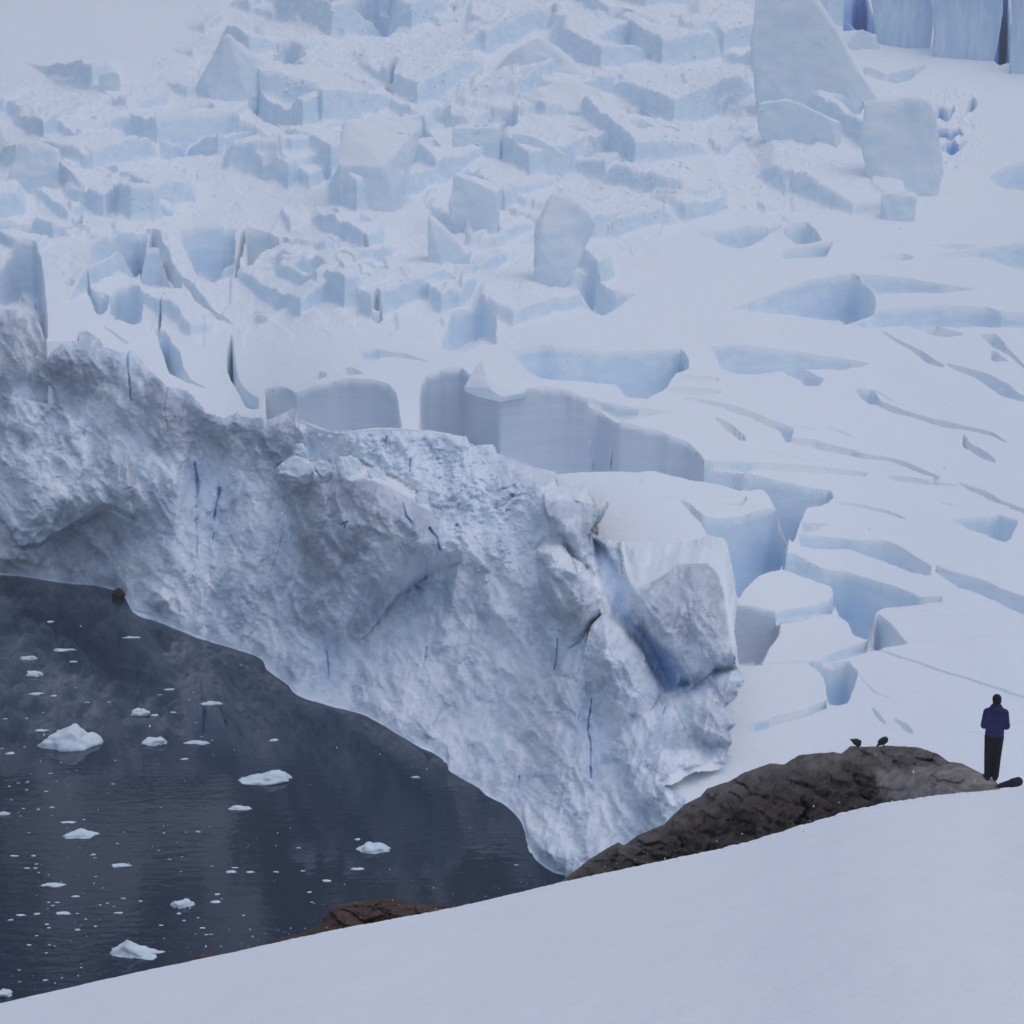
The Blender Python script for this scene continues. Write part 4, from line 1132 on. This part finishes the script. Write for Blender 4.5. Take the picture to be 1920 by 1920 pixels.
# ------------------------------------------------------------------ mountain above the frame (mirrored in the water)
def build_mountain():
    px = np.linspace(-1400, 3300, 140); s = np.linspace(0, 1, 60)
    A, S = np.meshgrid(px, s)
    D = 980 + 330 * S + 25 * fbm(A / 400, S * 3, 4, 101)
    x = (A - 960) / F * 1000
    z = 110 + 560 * S ** 1.15 + 60 * fbm(A / 260, S * 4, 5, 103, ridged=True) * S
    o = grid_np('mountain', np.stack([x, D, z], -1), m_mountain(), flip=False)
    tag(o, 'snow and rock mountainside above the glacier', kind='structure')


build_mountain()

# ------------------------------------------------------------------ foreground slope
CREST = [(-400, 1965), (-150, 1913), (0, 1881), (270, 1820), (459, 1781), (500, 1770), (532, 1764), (560, 1757), (647, 1739), (680, 1733), (725, 1725), (821, 1707), (890, 1693), (1064, 1651), (1209, 1621), (1367, 1587), (1458, 1562),
         (1539, 1533), (1576, 1528), (1625, 1508), (1684, 1501), (1775, 1487), (1875, 1481), (1920, 1473), (2100, 1440), (2400, 1390)]
CXs = np.array([c[0] for c in CREST], float); CYs = np.array([c[1] for c in CREST], float)


def crest_D(px):
    return np.interp(px, [-400, 0, 500, 1064, 1400, 1700, 1920, 2400], [36, 38, 41, 43, 42, 40.5, 39, 37])


def build_slope():
    px = np.concatenate([np.linspace(-5200, -440, 60), np.arange(-420, 2420, 2.5), np.linspace(2440, 7000, 60)])
    cy = np.interp(px, CXs, CYs)
    cy = np.convolve(np.pad(cy, 24, mode='edge'), np.ones(49) / 49, 'valid')
    jit = 1.3 * fbm(px / 26, px * 0, 3, 111) + 1.6 * np.maximum(gnoise(px / 8, px * 0, 113), 0) * sstep(420, 560, px) + sstep(1150, 1450, px) * (1 - sstep(1780, 1860, px)) * (2.5 * fbm(px / 34, px * 0, 3, 117) + 2.2 * np.maximum(gnoise(px / 11, px * 0, 119), 0))
    Dc = np.convolve(np.pad(crest_D(px), 60, mode='edge'), np.ones(121) / 121, 'valid')
    rx, rz = ray(px, cy)
    zc = H + rz * Dc
    jit = jit * Dc / F
    zfoot = 48.1
    k = (zfoot - zc) / Dc                               # ground slope up to the camera's feet
    ks = np.convolve(np.pad(k, 30, mode='edge'), np.ones(61) / 61, 'valid')
    t = np.concatenate([np.linspace(-.6, .6, 60), np.linspace(.62, .96, 60), np.linspace(.965, 1, 16)])
    rows = []
    for tt in t:
        D = Dc * tt
        z = zc + (zfoot - zc) * (1 - tt)
        z = z - jit * float(sstep(.93, 1, np.array(tt))) + .05 * math.sin(math.pi * min(max(tt, 0), 1)) * fbm(rx * D / 4, D / 6, 3, 115)
        rows.append(np.stack([rx * (D + 5.5 * np.log1p(np.exp(-(D - 9) / 2.0))), D, z], -1))
    r2 = -rz
    for e in (.1, .3, .8, 1.6, 3, 6, 10, 16, 24, 34, 46, 60):
        D = Dc + e
        fall = (r2 + .05) * e + .012 * e * e
        rows.append(np.stack([rx * D, D, np.maximum(zc - jit - .04 - fall, -4 - e * .02)], -1))
    G = np.array(rows)
    o = grid_np('snow_slope', G, M_SNOW, flip=False)
    tag(o, 'smooth white snow slope in the foreground falling away to the left', kind='structure')


build_slope()

# ------------------------------------------------------------------ rocks
def ridge_rock(name, ridge, bottom, Dfun, mat, label, rel=.35, back=4.0, pale=None, seed=0, step=1.6, nrow=46, lean=.035):
    x0, x1 = ridge[0][0], ridge[-1][0]
    px = np.arange(x0, x1 + .1, step)
    ry = np.interp(px, [a for a, b in ridge], [b for a, b in ridge]); byy = np.interp(px, [a for a, b in bottom], [b for a, b in bottom])
    ry = ry + 1.4 * fbm(px / 18, px * 0, 3, seed) + .6 * gnoise(px / 5, px * 0, seed + 1)
    byy = byy + 26
    hgt = np.maximum(byy - ry, 2)
    D0 = Dfun(px)
    t = np.linspace(0, 1, nrow)
    T, PXX = np.meshgrid(t, px, indexing='ij')
    PYY = byy + (ry - byy) * T
    Dm = D0[None] + lean * (byy - PYY) * (.35 + .65 * T) + T ** 6 * .5
    r = rel * (1.3 * fbm((PXX + PYY) / 110, (PYY - .4 * PXX) / 36, 2, seed + 3) + .5 * fbm((PXX + PYY) / 46, (PYY - .4 * PXX) / 15, 3, seed + 5) + .12 * fbm(PXX / 9, PYY / 6, 2, seed + 7))
    qx = PXX + 7 * fbm(PXX / 30, PYY / 18, 3, seed + 21); qy = PYY + 5 * fbm(PXX / 30, PYY / 18, 3, seed + 23)
    k1, e1, _r = facets((qx + .6 * qy) / 62, (qy - .35 * qx) / 24, seed, 2.0)
    k2, e2, _r = facets((qx + .6 * qy) / 22, (qy - .35 * qx) / 10, seed + 1, 2.0)
    r = r + rel * (1.1 * k1 + .35 * k2 - .22 * (1 - sstep(0, .16, e1)) - .12 * (1 - sstep(0, .2, e2)))
    if pale is not None:
        for poly, a, f in pale[:1]:
            r = r * (1 - .7 * soft_poly(PXX, PYY, poly, f))
    Dm = Dm - r * np.minimum(1, (1 - T) * 6 + .15)
    G = at(PXX, PYY, Dm)
    # back side falls away behind the ridge
    top = G[-1]
    rows = [G]
    taper = np.minimum(1, np.minimum(np.arange(len(px)), np.arange(len(px))[::-1]) / 8.0)
    for e in (.05, .18, .4, .7, 1.0):
        q = top.copy(); q[:, 1] += back * e * taper; q[:, 0] *= (q[:, 1] / top[:, 1]); q[:, 2] -= (hgt * D0 / F) * (e ** 1.4) + .02 + back * e * .33
        q[:, 2] += .06 * fbm(px / 12, px * 0 + e * 7, 3, seed + 9) * taper
        rows.append(q[None])
    G = np.concatenate(rows)
    at_ = {'pale': np.zeros(G.shape[:2])}
    if pale is not None:
        m = np.zeros(PXX.shape)
        for poly, a, f in pale:
            m = np.maximum(m, a * soft_poly(PXX + 6 * fbm(PXX / 20, PYY / 12, 3, seed + 11), PYY + 4 * fbm(PXX / 20, PYY / 12, 3, seed + 13), poly, f))
        m = np.maximum(m, .45 * sstep(.55, .95, T + .25 * fbm(PXX / 40, PYY / 20, 3, seed + 15)))
        at_['pale'][:len(t)] = m
        at_['pale'][len(t):] = m[-1]
    o = grid_np(name, G, mat, at_, flip=False)
    return tag(o, label, 'rock')


RIDGE = [(1052, 1652), (1070, 1639), (1104, 1612), (1136, 1592), (1159, 1579), (1170, 1585), (1200, 1564), (1245, 1546), (1281, 1510), (1313, 1494), (1326, 1478), (1367, 1465), (1394, 1449), (1444, 1431), (1471, 1433), (1499, 1415),
         (1562, 1410), (1578, 1413), (1594, 1399), (1639, 1400), (1666, 1398), (1721, 1401), (1757, 1413), (1779, 1428), (1802, 1431), (1838, 1449), (1866, 1462), (1877, 1481)]
ridge_rock('rock_outcrop', RIDGE, [c for c in CREST if 1000 < c[0] < 1930], lambda p: crest_D(p) + np.interp(p, [1052, 1300, 1600, 1780, 1880], [14, 10, 5, 1.5, .5]), M_ROCK,
           'large dark brown rock outcrop below the two birds at the edge of the snow', rel=.42, seed=121,
           pale=[([(1640, 1440), (1700, 1440), (1780, 1432), (1802, 1431), (1838, 1449), (1866, 1462), (1877, 1490), (1700, 1510), (1650, 1490)], 1.0, 8),
                 ([(1471, 1440), (1499, 1418), (1560, 1412), (1600, 1402), (1660, 1402), (1600, 1430), (1520, 1450)], .55, 10)])
ridge_rock('shore_rock', [(478, 1778), (510, 1762), (560, 1752), (600, 1733), (612, 1715), (628, 1697), (660, 1691), (700, 1687), (740, 1686), (765, 1689), (790, 1696), (830, 1697), (862, 1700)],
           [(478, 1778), (560, 1757), (647, 1739), (725, 1725), (821, 1707), (862, 1701)], lambda p: crest_D(p) + 16, M_SHORE,
           'brown rock showing above the snow edge in front of the dark water', rel=.4, seed=141)
ridge_rock('shore_rock', [(352, 1803), (366, 1794), (380, 1789), (396, 1787), (402, 1793), (410, 1793)], [(352, 1803), (410, 1792)], lambda p: crest_D(p) + 14, M_SHORE,
           'tiny brown rock tip peeping over the snow edge left of the larger brown rock', rel=.2, seed=151, step=.8, nrow=24)


def lump(name, px, py, w, h, D, mat, label, cat, seed, depth=None, peak=None, group=None, sub=3, rough=.35):
    """irregular boulder or floe; px, py: middle of its foot"""
    c = P(px, py, D)
    m = D / F
    rx, rz, ry = w * m / 2, h * m, (depth or w * .7) * m / 2
    bm = bmesh.new()
    bmesh.ops.create_icosphere(bm, subdivisions=sub, radius=1)
    co = np.array([v.co[:] for v in bm.verts])
    n = noise3(co + seed * 2.3, 1.3, seed % 7, 4) - .25 * np.abs(noise3(co + seed, 2.6, 3, 3))
    r = 1 + rough * n
    co = co * r[:, None]
    top = co[:, 2] > 0
    z = np.where(top, np.abs(co[:, 2]), co[:, 2] * .5)
    if peak is not None:                        # profile along the length
        prof = np.interp(co[:, 0], [p[0] for p in peak], [p[1] for p in peak])
        z = np.where(top, z * prof, z)
    co = np.stack([co[:, 0] * rx, co[:, 1] * ry, z * rz], -1)
    co += noise3(co + seed, 2.4 / rx, 3, 3)[:, None] * np.array([.05 * rx, .05 * rx, .10 * rz])
    for v, q in zip(bm.verts, co):
        v.co = q
    o = bm_obj(name, bm, mat)
    o.location = c
    return tag(o, label, cat, group)


lump('shore_rock', 222, 1115, 24, 13, float(water_D(222, 1116)) - 1, M_SHORE, 'small dark brown rock at the waterline under the far ice cliff', 'rock', 4)

# ------------------------------------------------------------------ floating ice
FLOES = [
    (132, 1397, 112, 38, 'largest floe, a white hump with a low peak, floating at the left', [(-1, .6), (-.7, .8), (-.35, .8), (-.05, .95), (.12, 1.12), (.3, .9), (.6, .95), (.85, 1.0), (1, .8)]),
    (498, 1462, 92, 22, 'long low floe rising towards its right end, in the middle of the water', [(-1, .15), (-.4, .55), (.3, .95), (.8, 1), (1, .6)]),
    (257, 1788, 84, 42, 'floe with a tall left horn sloping to the right, near the snow edge', [(-1, .5), (-.5, 1.1), (-.3, 1.0), (0, .5), (.5, .25), (1, .2)]),
    (700, 1593, 64, 18, 'jagged little floe alone on the right-hand part of the water', [(-1, .3), (-.4, .9), (0, .7), (.3, 1), (.7, .6), (1, .5)]),
    (288, 1394, 54, 15, 'flat-topped floe right of the largest floe', [(-1, .3), (-.4, .8), (.5, 1), (1, .5)]),
    (263, 1340, 32, 14, 'small domed floe above the flat-topped one', None),
    (152, 1566, 64, 13, 'long white floe with a slightly raised middle in the left foreground water', [(-1, .3), (0, 1), (1, .6)]),
    (341, 1698, 44, 15, 'small rounded floe up the water from the horned floe', None),
    (447, 1517, 44, 8, 'thin flat floe just below the long low one', None),
    (398, 1320, 38, 6, 'thin flat floe farthest to the right near the far ice cliff', None),
    (370, 1394, 44, 6, 'thin narrow floe right of the flat-topped floe', None),
    (225, 1624, 38, 8, 'thin floe with a raised right end left of the ripples', [(-1, .3), (.4, 1), (1, .8)]),
    (100, 1660, 46, 4, 'straight sliver of ice below the long foreground floe', None),
    (55, 1236, 34, 8, 'upper of two small floes at the left near the far cliff', None),
    (65, 1266, 32, 11, 'lower, lumpier of two small floes at the left near the far cliff', None),
    (121, 1219, 44, 3, 'very thin sliver of ice at the left nearest the far cliff', None),
    (68, 1302, 28, 4, 'thin sliver of ice above the largest floe', None),
    (80, 1371, 26, 5, 'small flat floe touching the left side of the largest floe', None),
    (8, 1865, 38, 12, 'floe cut by the left edge of the picture just above the snow', None),
    (6, 1527, 26, 7, 'small floe cut by the left edge of the picture in mid-water', None),
]
for i, (x, y, w, h, lab, prof) in enumerate(FLOES):
    lump('ice_floe', x, y, w, h * .85, float(water_D(x, y)), M_FLOE, lab, 'ice floe', 20 + i, depth=w * (.62 if h > 9 else .4), peak=prof, group='ice floes on the dark water', rough=.75, sub=4)

BITS = [(138, 1241, 12), (101, 1305, 11), (317, 1293, 18), (245, 1196, 24), (95, 1166, 12), (514, 1388, 18), (345, 1424, 13), (127, 1542, 27), (372, 1560, 11), (97, 1514, 12), (28, 1605, 15), (175, 1603, 12),
        (434, 1635, 24), (440, 1627, 9), (470, 1635, 17), (518, 1635, 8), (568, 1633, 8), (612, 1652, 16), (580, 1673, 10), (142, 1681, 12), (231, 1685, 10), (263, 1690, 9), (408, 1677, 12), (405, 1691, 18),
        (119, 1713, 24), (145, 1713, 8), (40, 1716, 15), (222, 1712, 12), (100, 1698, 9), (780, 1458, 14), (670, 1574, 13), (671, 1629, 18), (968, 1622, 10), (50, 1481, 8), (87, 1484, 8), (72, 1518, 9), (63, 1605, 10),
        (50, 1628, 10), (66, 1628, 8), (335, 1713, 10), (179, 1737, 8), (145, 1744, 12), (92, 1740, 9), (20, 1725, 8), (55, 1772, 8), (93, 1772, 8), (85, 1838, 10), (20, 1413, 14), (300, 1303, 7), (163, 1317, 8), (204, 1317, 7),
        (115, 1430, 6), (95, 1450, 6), (10, 1348, 8), (50, 1347, 6), (290, 1341, 14), (326, 1336, 9), (228, 1711, 6), (88, 1733, 10), (302, 1735, 8), (380, 1740, 8), (395, 1752, 7), (108, 1692, 8), (560, 1590, 7), (70, 1714, 12)]
bits_rng = random.Random(5)
while len(BITS) < 150:
    x = bits_rng.uniform(0, 640); y = 1330 + 520 * bits_rng.random() ** .7
    if y < np.interp(x, CXs, CYs) - 12 and y > np.interp(x, [a for a, b in WATERLINE], [b for a, b in WATERLINE]) + 40 and bits_rng.random() < 1 - x / 800:
        BITS.append((x, y, bits_rng.uniform(2.5, 6.5)))
proto = []
for s in range(6):
    o = lump('brash_ice', 300, 1600, 10, 2.6, 130, M_FLOE, 'tiny white scrap of ice floating on the dark water', 'ice scrap', 60 + s, depth=8, group='ice scraps on the dark water', sub=2, rough=1.0)
    proto.append(o)
for i, (x, y, w) in enumerate(BITS):
    D = float(water_D(x, y))
    o = proto[i] if i < 6 else proto[i % 6].copy()
    if i >= 6:
        COL.objects.link(o)
    o.location = P(x, y, D)
    s = w / 10 * D / 130
    o.scale = (s * bits_rng.uniform(.8, 1.5), s * bits_rng.uniform(.45, 1.1), s * bits_rng.uniform(.4, .9) * (1 if w < 15 else .6))
    o.rotation_euler = (0, 0, bits_rng.choice((0, math.pi)) + bits_rng.uniform(-.2, .2))

# ------------------------------------------------------------------ person
M_JACKET = m_simple('navy_jacket', (.020, .020, .075), .7, (.030, .028, .10), 6, .3, 14, .02)
M_TROUSER = m_simple('black_trousers', (.010, .010, .014), .75, (.016, .015, .019), 8, .3, 14, .02)
M_SKIN = m_simple('skin', (.42, .25, .19), .6)
M_HAT = m_simple('dark_knit', (.014, .011, .013), .9, (.022, .018, .018), 40, .4, 60, .006)
M_BOOT = m_simple('dark_boots', (.016, .014, .013), .6)
M_CAM = m_simple('camera_black', (.012, .012, .013), .4)


def build_person(px, py, D):
    """stands with the back to us, elbows bent, hands up at the chest"""
    foot = P(px, py, D)
    r = empty('person', foot)
    tag(r, 'person in a navy jacket and dark trousers seen from behind on the rock edge', 'person')
    S = 1.0

    def J(x, y, z): return Vector((x, y, z)) * S
    # --- body: one continuous figure (y+ is the way it faces, away from us)
    bm = bmesh.new()
    add_ell(bm, J(0, .015, 1.655), (.076, .094, .105)); add_ell(bm, J(0, .05, 1.60), (.058, .066, .062))
    add_ell(bm, J(0, .112, 1.645), (.014, .020, .022)); add_ell(bm, J(.078, .0, 1.645), (.012, .02, .03)); add_ell(bm, J(-.078, .0, 1.645), (.012, .02, .03))
    add_limb(bm, J(0, -.005, 1.46), J(0, .005, 1.60), .062, .056)
    add_limb(bm, J(-.11, 0, 1.40), J(.11, 0, 1.40), .085, .085); add_ell(bm, J(0, 0, 1.25), (.165, .105, .22)); add_ell(bm, J(0, 0, 1.0), (.15, .10, .16))
    hands = {}
    for s in (-1, 1):
        sh, el, wr = J(.165 * s, 0, 1.41), J(.215 * s, -.03, 1.135), J(.12 * s, .24, 1.26)
        add_limb(bm, sh, el, .052, .042); add_limb(bm, el, wr, .042, .028)
        d = (J(.03 * s, .29, 1.31) - wr).normalized()
        palm = wr + d * .05
        add_ell(bm, palm, (.034, .030, .042))
        side = Vector((0, 0, 1))
        for k, L in enumerate((.062, .075, .070, .055)):
            b0 = palm + side * (.028 - .019 * k) + d * .03
            b1 = b0 + d * L * .55 + Vector((0, .014, 0)); b2 = b1 + Vector((-s * .028, -.012, 0)) * (L / .07)
            add_limb(bm, b0, b1, .0105, .0095, 8); add_limb(bm, b1, b2, .0095, .008, 8)
        t0 = palm + Vector((0, -.015, .02)); t1 = t0 + Vector((-.02 * s, -.012, .035))
        add_limb(bm, t0, t1, .012, .010, 8); add_limb(bm, t1, t1 + Vector((-.02 * s, .012, .018)), .010, .008, 8)
        hip, kn, an = J(.08 * s, 0, .93), J(.078 * s, .015, .50), J(.072 * s, -.01, .09)
        add_limb(bm, hip, kn, .088, .058); add_limb(bm, kn, an, .058, .040)
        add_limb(bm, an, J(.10 * s, .10, .04), .042, .036)
    remeshed('body', bm, M_SKIN, .009, 3, r)
    # --- clothes
    bm = bmesh.new()
    add_ell(bm, J(0, 0, 1.30), (.215, .145, .20)); add_ell(bm, J(0, -.01, 1.15), (.205, .145, .22)); add_ell(bm, J(0, -.005, .985), (.195, .140, .165))
    add_limb(bm, J(-.125, 0, 1.40), J(.125, 0, 1.40), .105, .105)
    add_ell(bm, J(0, -.075, 1.475), (.115, .075, .062)); add_limb(bm, J(-.04, .0, 1.50), J(.04, .0, 1.50), .090, .090); add_limb(bm, J(0, .005, 1.5), J(0, .01, 1.565), .088, .080)   # hood on the collar
    for s in (-1, 1):
        sh, el, wr = J(.165 * s, 0, 1.40), J(.222 * s, -.03, 1.135), J(.14 * s, .205, 1.245)
        add_limb(bm, sh, el, .092, .070); add_limb(bm, el, wr, .070, .052)
        add_ell(bm, el + Vector((-.015 * s, 0, .02)), (.088, .09, .085))
    remeshed('jacket', bm, M_JACKET, .014, 5, r)
    bm = bmesh.new()
    add_ell(bm, J(0, -.005, .93), (.175, .13, .14))
    for s in (-1, 1):
        add_limb(bm, J(.085 * s, -.005, .92), J(.080 * s, .015, .50), .112, .090); add_limb(bm, J(.080 * s, .015, .50), J(.072 * s, -.01, .10), .090, .076)
    remeshed('trousers', bm, M_TROUSER, .014, 4, r)
    bm = bmesh.new()
    add_ell(bm, J(0, .005, 1.685), (.092, .108, .098)); add_ell(bm, J(0, -.02, 1.635), (.090, .090, .05))
    remeshed('knit_hat', bm, M_HAT, .008, 3, r)
    for s in (-1, 1):
        bm = bmesh.new()
        add_limb(bm, J(.075 * s, -.02, .045), J(.10 * s, .15, .045), .050, .047); add_limb(bm, J(.075 * s, -.015, .05), J(.073 * s, -.01, .17), .055, .058)
        remeshed('boot', bm, M_BOOT, .010, 3, r)
    # --- what the hands hold: a dark compact camera
    cam = bmesh.new()
    bmesh.ops.create_cube(cam, size=1, matrix=Matrix.Diagonal((.13, .05, .085, 1)))
    bmesh.ops.bevel(cam, geom=list(cam.edges), offset=.01, segments=2, affect='EDGES')
    bmesh.ops.create_cone(cam, cap_ends=True, segments=20, radius1=.034, radius2=.036, depth=.07, matrix=Matrix.Translation((0, .055, 0)) @ Matrix.Rotation(math.pi / 2, 4, 'X'))
    o = bm_obj('camera_body', cam, M_CAM, smooth=False)
    o.name = 'handheld_camera'
    o.location = foot + J(.02, .31, 1.44)
    tag(o, 'black camera held at chest height by the person in navy', 'camera')
    bm = bmesh.new()
    for rr in (.037, .031):
        pass
    bm.free()
    r.rotation_euler = (0, math.radians(1.5), math.radians(-4)); r.scale = (1.10, 1, 1.11)
    return r


build_person(1858, 1463, 40.6)

# bag on the snow beside the boots
def build_bag():
    c = P(1893, 1477, 40.3)
    r = empty('soft_bag', c)
    tag(r, 'dark soft bag lying on the snow right of the boots', 'bag')
    bm = bmesh.new()
    rot = Matrix.Rotation(math.radians(-16), 3, 'Y')
    add_limb(bm, Vector((-.22, 0, .045)), Vector((.19, .02, .135)), .055, .105)
    add_ell(bm, (.10, .01, .11), (.15, .13, .105), rot)
    remeshed('bag_body', bm, m_simple('dark_bag_cloth', (.014, .012, .022), .7, (.022, .018, .03), 12, .4, 25, .01), .011, 4, r)
    bm = bmesh.new()
    pts = [Vector((-.16, 0, .05)), Vector((-.22, -.02, .035)), Vector((-.27, 0, .02)), Vector((-.31, .03, .012))]
    for a, b in zip(pts, pts[1:]):
        add_limb(bm, a, b, .016, .015, 8)
    remeshed('strap', bm, M_TROUSER, .007, 2, r)


build_bag()


# ------------------------------------------------------------------ birds
M_BIRD = m_simple('dark_plumage', (.022, .018, .017), .7, (.034, .027, .024), 30, .4, 60, .006)
M_BEAK = m_simple('dark_beak', (.015, .013, .012), .5)


def build_bird(px, py, D, length, lift, head_up, label, yaw):
    """body long axis +x; tail at -x"""
    c = P(px, py, D)
    r = empty('bird', c)
    tag(r, label, 'bird', 'birds on the rock')
    L = length
    bm = bmesh.new()
    a = lift
    ax = Vector((math.cos(a), 0, math.sin(a)))
    mid = Vector((0, 0, .36 * L))
    add_ell(bm, mid, (.36 * L, .21 * L, .24 * L), Matrix.Rotation(-a, 3, 'Y'))
    add_ell(bm, mid + ax * .16 * L + Vector((0, 0, -.02 * L)), (.21 * L, .20 * L, .25 * L))
    hd = mid + ax * .24 * L + Vector((.02 * L, 0, head_up * L))
    add_limb(bm, mid + ax * .18 * L, hd, .17 * L, .115 * L)
    add_ell(bm, hd, (.13 * L, .115 * L, .115 * L))
    tail = mid - ax * .62 * L
    add_limb(bm, mid - ax * .2 * L, mid - ax * .45 * L, .15 * L, .07 * L)
    add_ell(bm, mid - ax * .46 * L, (.22 * L, .085 * L, .03 * L), Matrix.Rotation(-a, 3, 'Y'))
    remeshed('body', bm, M_BIRD, .018 * L, 2, r)
    for s in (-1, 1):
        bm = bmesh.new()
        add_ell(bm, mid + Vector((-.06 * L, .17 * L * s, .03 * L)), (.34 * L, .06 * L, .15 * L), Matrix.Rotation(-a, 3, 'Y'))
        add_limb(bm, mid - ax * .25 * L + Vector((0, .15 * L * s, .02 * L)), mid - ax * .58 * L + Vector((0, .05 * L * s, .03 * L)), .06 * L, .015 * L)
        remeshed('wing', bm, M_BIRD, .014 * L, 2, r)
        bm = bmesh.new()
        hip = mid + Vector((.03 * L, .08 * L * s, -.16 * L)); ft = Vector((.05 * L, .08 * L * s, .0))
        add_limb(bm, hip, ft, .028 * L, .016 * L, 8)
        for k in (-.5, 0, .5):
            add_limb(bm, ft, ft + Vector((.12 * L * math.cos(k), .12 * L * math.sin(k), 0)), .012 * L, .008 * L, 6)
        bm_obj('leg', bm, M_BEAK, r)
    bm = bmesh.new()
    add_limb(bm, hd + Vector((.09 * L, 0, -.01 * L)), hd + Vector((.20 * L, 0, -.05 * L)), .035 * L, .008 * L, 8)
    bm_obj('beak', bm, M_BEAK, r)
    r.rotation_euler = (0, 0, yaw)
    return r


bpy.context.view_layer.update()
BD = 45.5
build_bird(1606, 1401, BD, .36, math.radians(-26), .13, 'dark bird crouched low with its tail raised to the left', math.radians(25))
build_bird(1656, 1399, BD, .36, math.radians(32), .02, 'dark hunched bird with its head up on the right and tail down', math.radians(20))

# ------------------------------------------------------------------ falling snow
def snowfall():
    base = bmesh.new(); bmesh.ops.create_icosphere(base, subdivisions=1, radius=1)
    bv = np.array([v.co[:] for v in base.verts]); bf = np.array([[v.index for v in f.verts] for f in base.faces]); base.free()
    V = []; T = []
    n = 2600
    for k in range(n):
        D = 14 + 116 * RNG.rand() ** .8
        px, py = RNG.uniform(-300, 2200), RNG.uniform(-150, 1980)
        cyl = np.interp(px, CXs, CYs)
        c = at(px, py, D)
        if py > cyl - 10:
            c[2] += 0 if D < 8 else (py - cyl + 30) * D / F
        s = RNG.uniform(.0035, .0085)
        V.append(bv * s * (1, 1, 1.5) + c); T.append(bf + k * len(bv))
    o = mesh_np('snowflakes', np.concatenate(V), np.concatenate(T), m_simple('flake_white', (.85, .87, .9), .9))
    tag(o, 'fine falling snowflakes in the air', kind='stuff')


snowfall()

# ------------------------------------------------------------------ the snowy air
def build_haze():
    m = bpy.data.materials.new('snowy_air'); m.use_nodes = True
    t = m.node_tree; t.nodes.clear()
    out = t.nodes.new('ShaderNodeOutputMaterial'); v = t.nodes.new('ShaderNodeVolumePrincipled')
    v.inputs['Color'].default_value = (.93, .95, .98, 1); v.inputs['Density'].default_value = .00022; v.inputs['Anisotropy'].default_value = .2
    t.links.new(v.outputs[0], out.inputs['Volume'])
    bm = bmesh.new()
    bmesh.ops.create_cube(bm, size=1, matrix=Matrix.Translation((0, 640, 362)) @ Matrix.Diagonal((2200, 1500, 748, 1)))
    o = bm_obj('haze', bm, m, smooth=False)
    tag(o, 'thin snowy haze in the air over the bay and glacier', kind='stuff')


build_haze()

# ------------------------------------------------------------------ light, sky, camera
W = bpy.data.worlds.new('World'); SC.world = W; W.use_nodes = True
nt = W.node_tree
bg = nt.nodes['Background']
sky = nt.nodes.new('ShaderNodeTexSky'); sky.sky_type = 'NISHITA'; sky.sun_disc = False
SUN_EL, SUN_AZ = math.radians(74), math.radians(95)       # azimuth clockwise from +Y
sky.sun_elevation = SUN_EL; sky.sun_rotation = SUN_AZ
sky.air_density = 1.0; sky.dust_density = 2.0; sky.ozone_density = 1.0
nt.links.new(sky.outputs[0], bg.inputs[0]); bg.inputs[1].default_value = .15
sl = bpy.data.lights.new('sun', 'SUN'); sl.energy = .5; sl.angle = math.radians(110); sl.color = (1, .96, .92)
so = link(bpy.data.objects.new('sun', sl))
dv = Vector((math.sin(SUN_AZ) * math.cos(SUN_EL), math.cos(SUN_AZ) * math.cos(SUN_EL), math.sin(SUN_EL)))
so.rotation_euler = (-dv).to_track_quat('-Z', 'Y').to_euler()
so.location = (60, 60, 160)

cd = bpy.data.cameras.new('camera'); cd.sensor_width = 36; cd.lens = 36 * F / 1920; cd.clip_end = 5000; cd.clip_start = .1
co = link(bpy.data.objects.new('camera', cd)); co.location = (0, 0, H); co.rotation_euler = (math.pi / 2 - PITCH, 0, 0)
SC.camera = co
SC.view_settings.view_transform = 'Standard'; SC.view_settings.look = 'None'; SC.view_settings.exposure = -.15; SC.view_settings.gamma = 1
SC.cycles.use_denoising = True
SC.cycles.volume_bounces = 1; SC.cycles.max_bounces = 8; SC.cycles.diffuse_bounces = 5
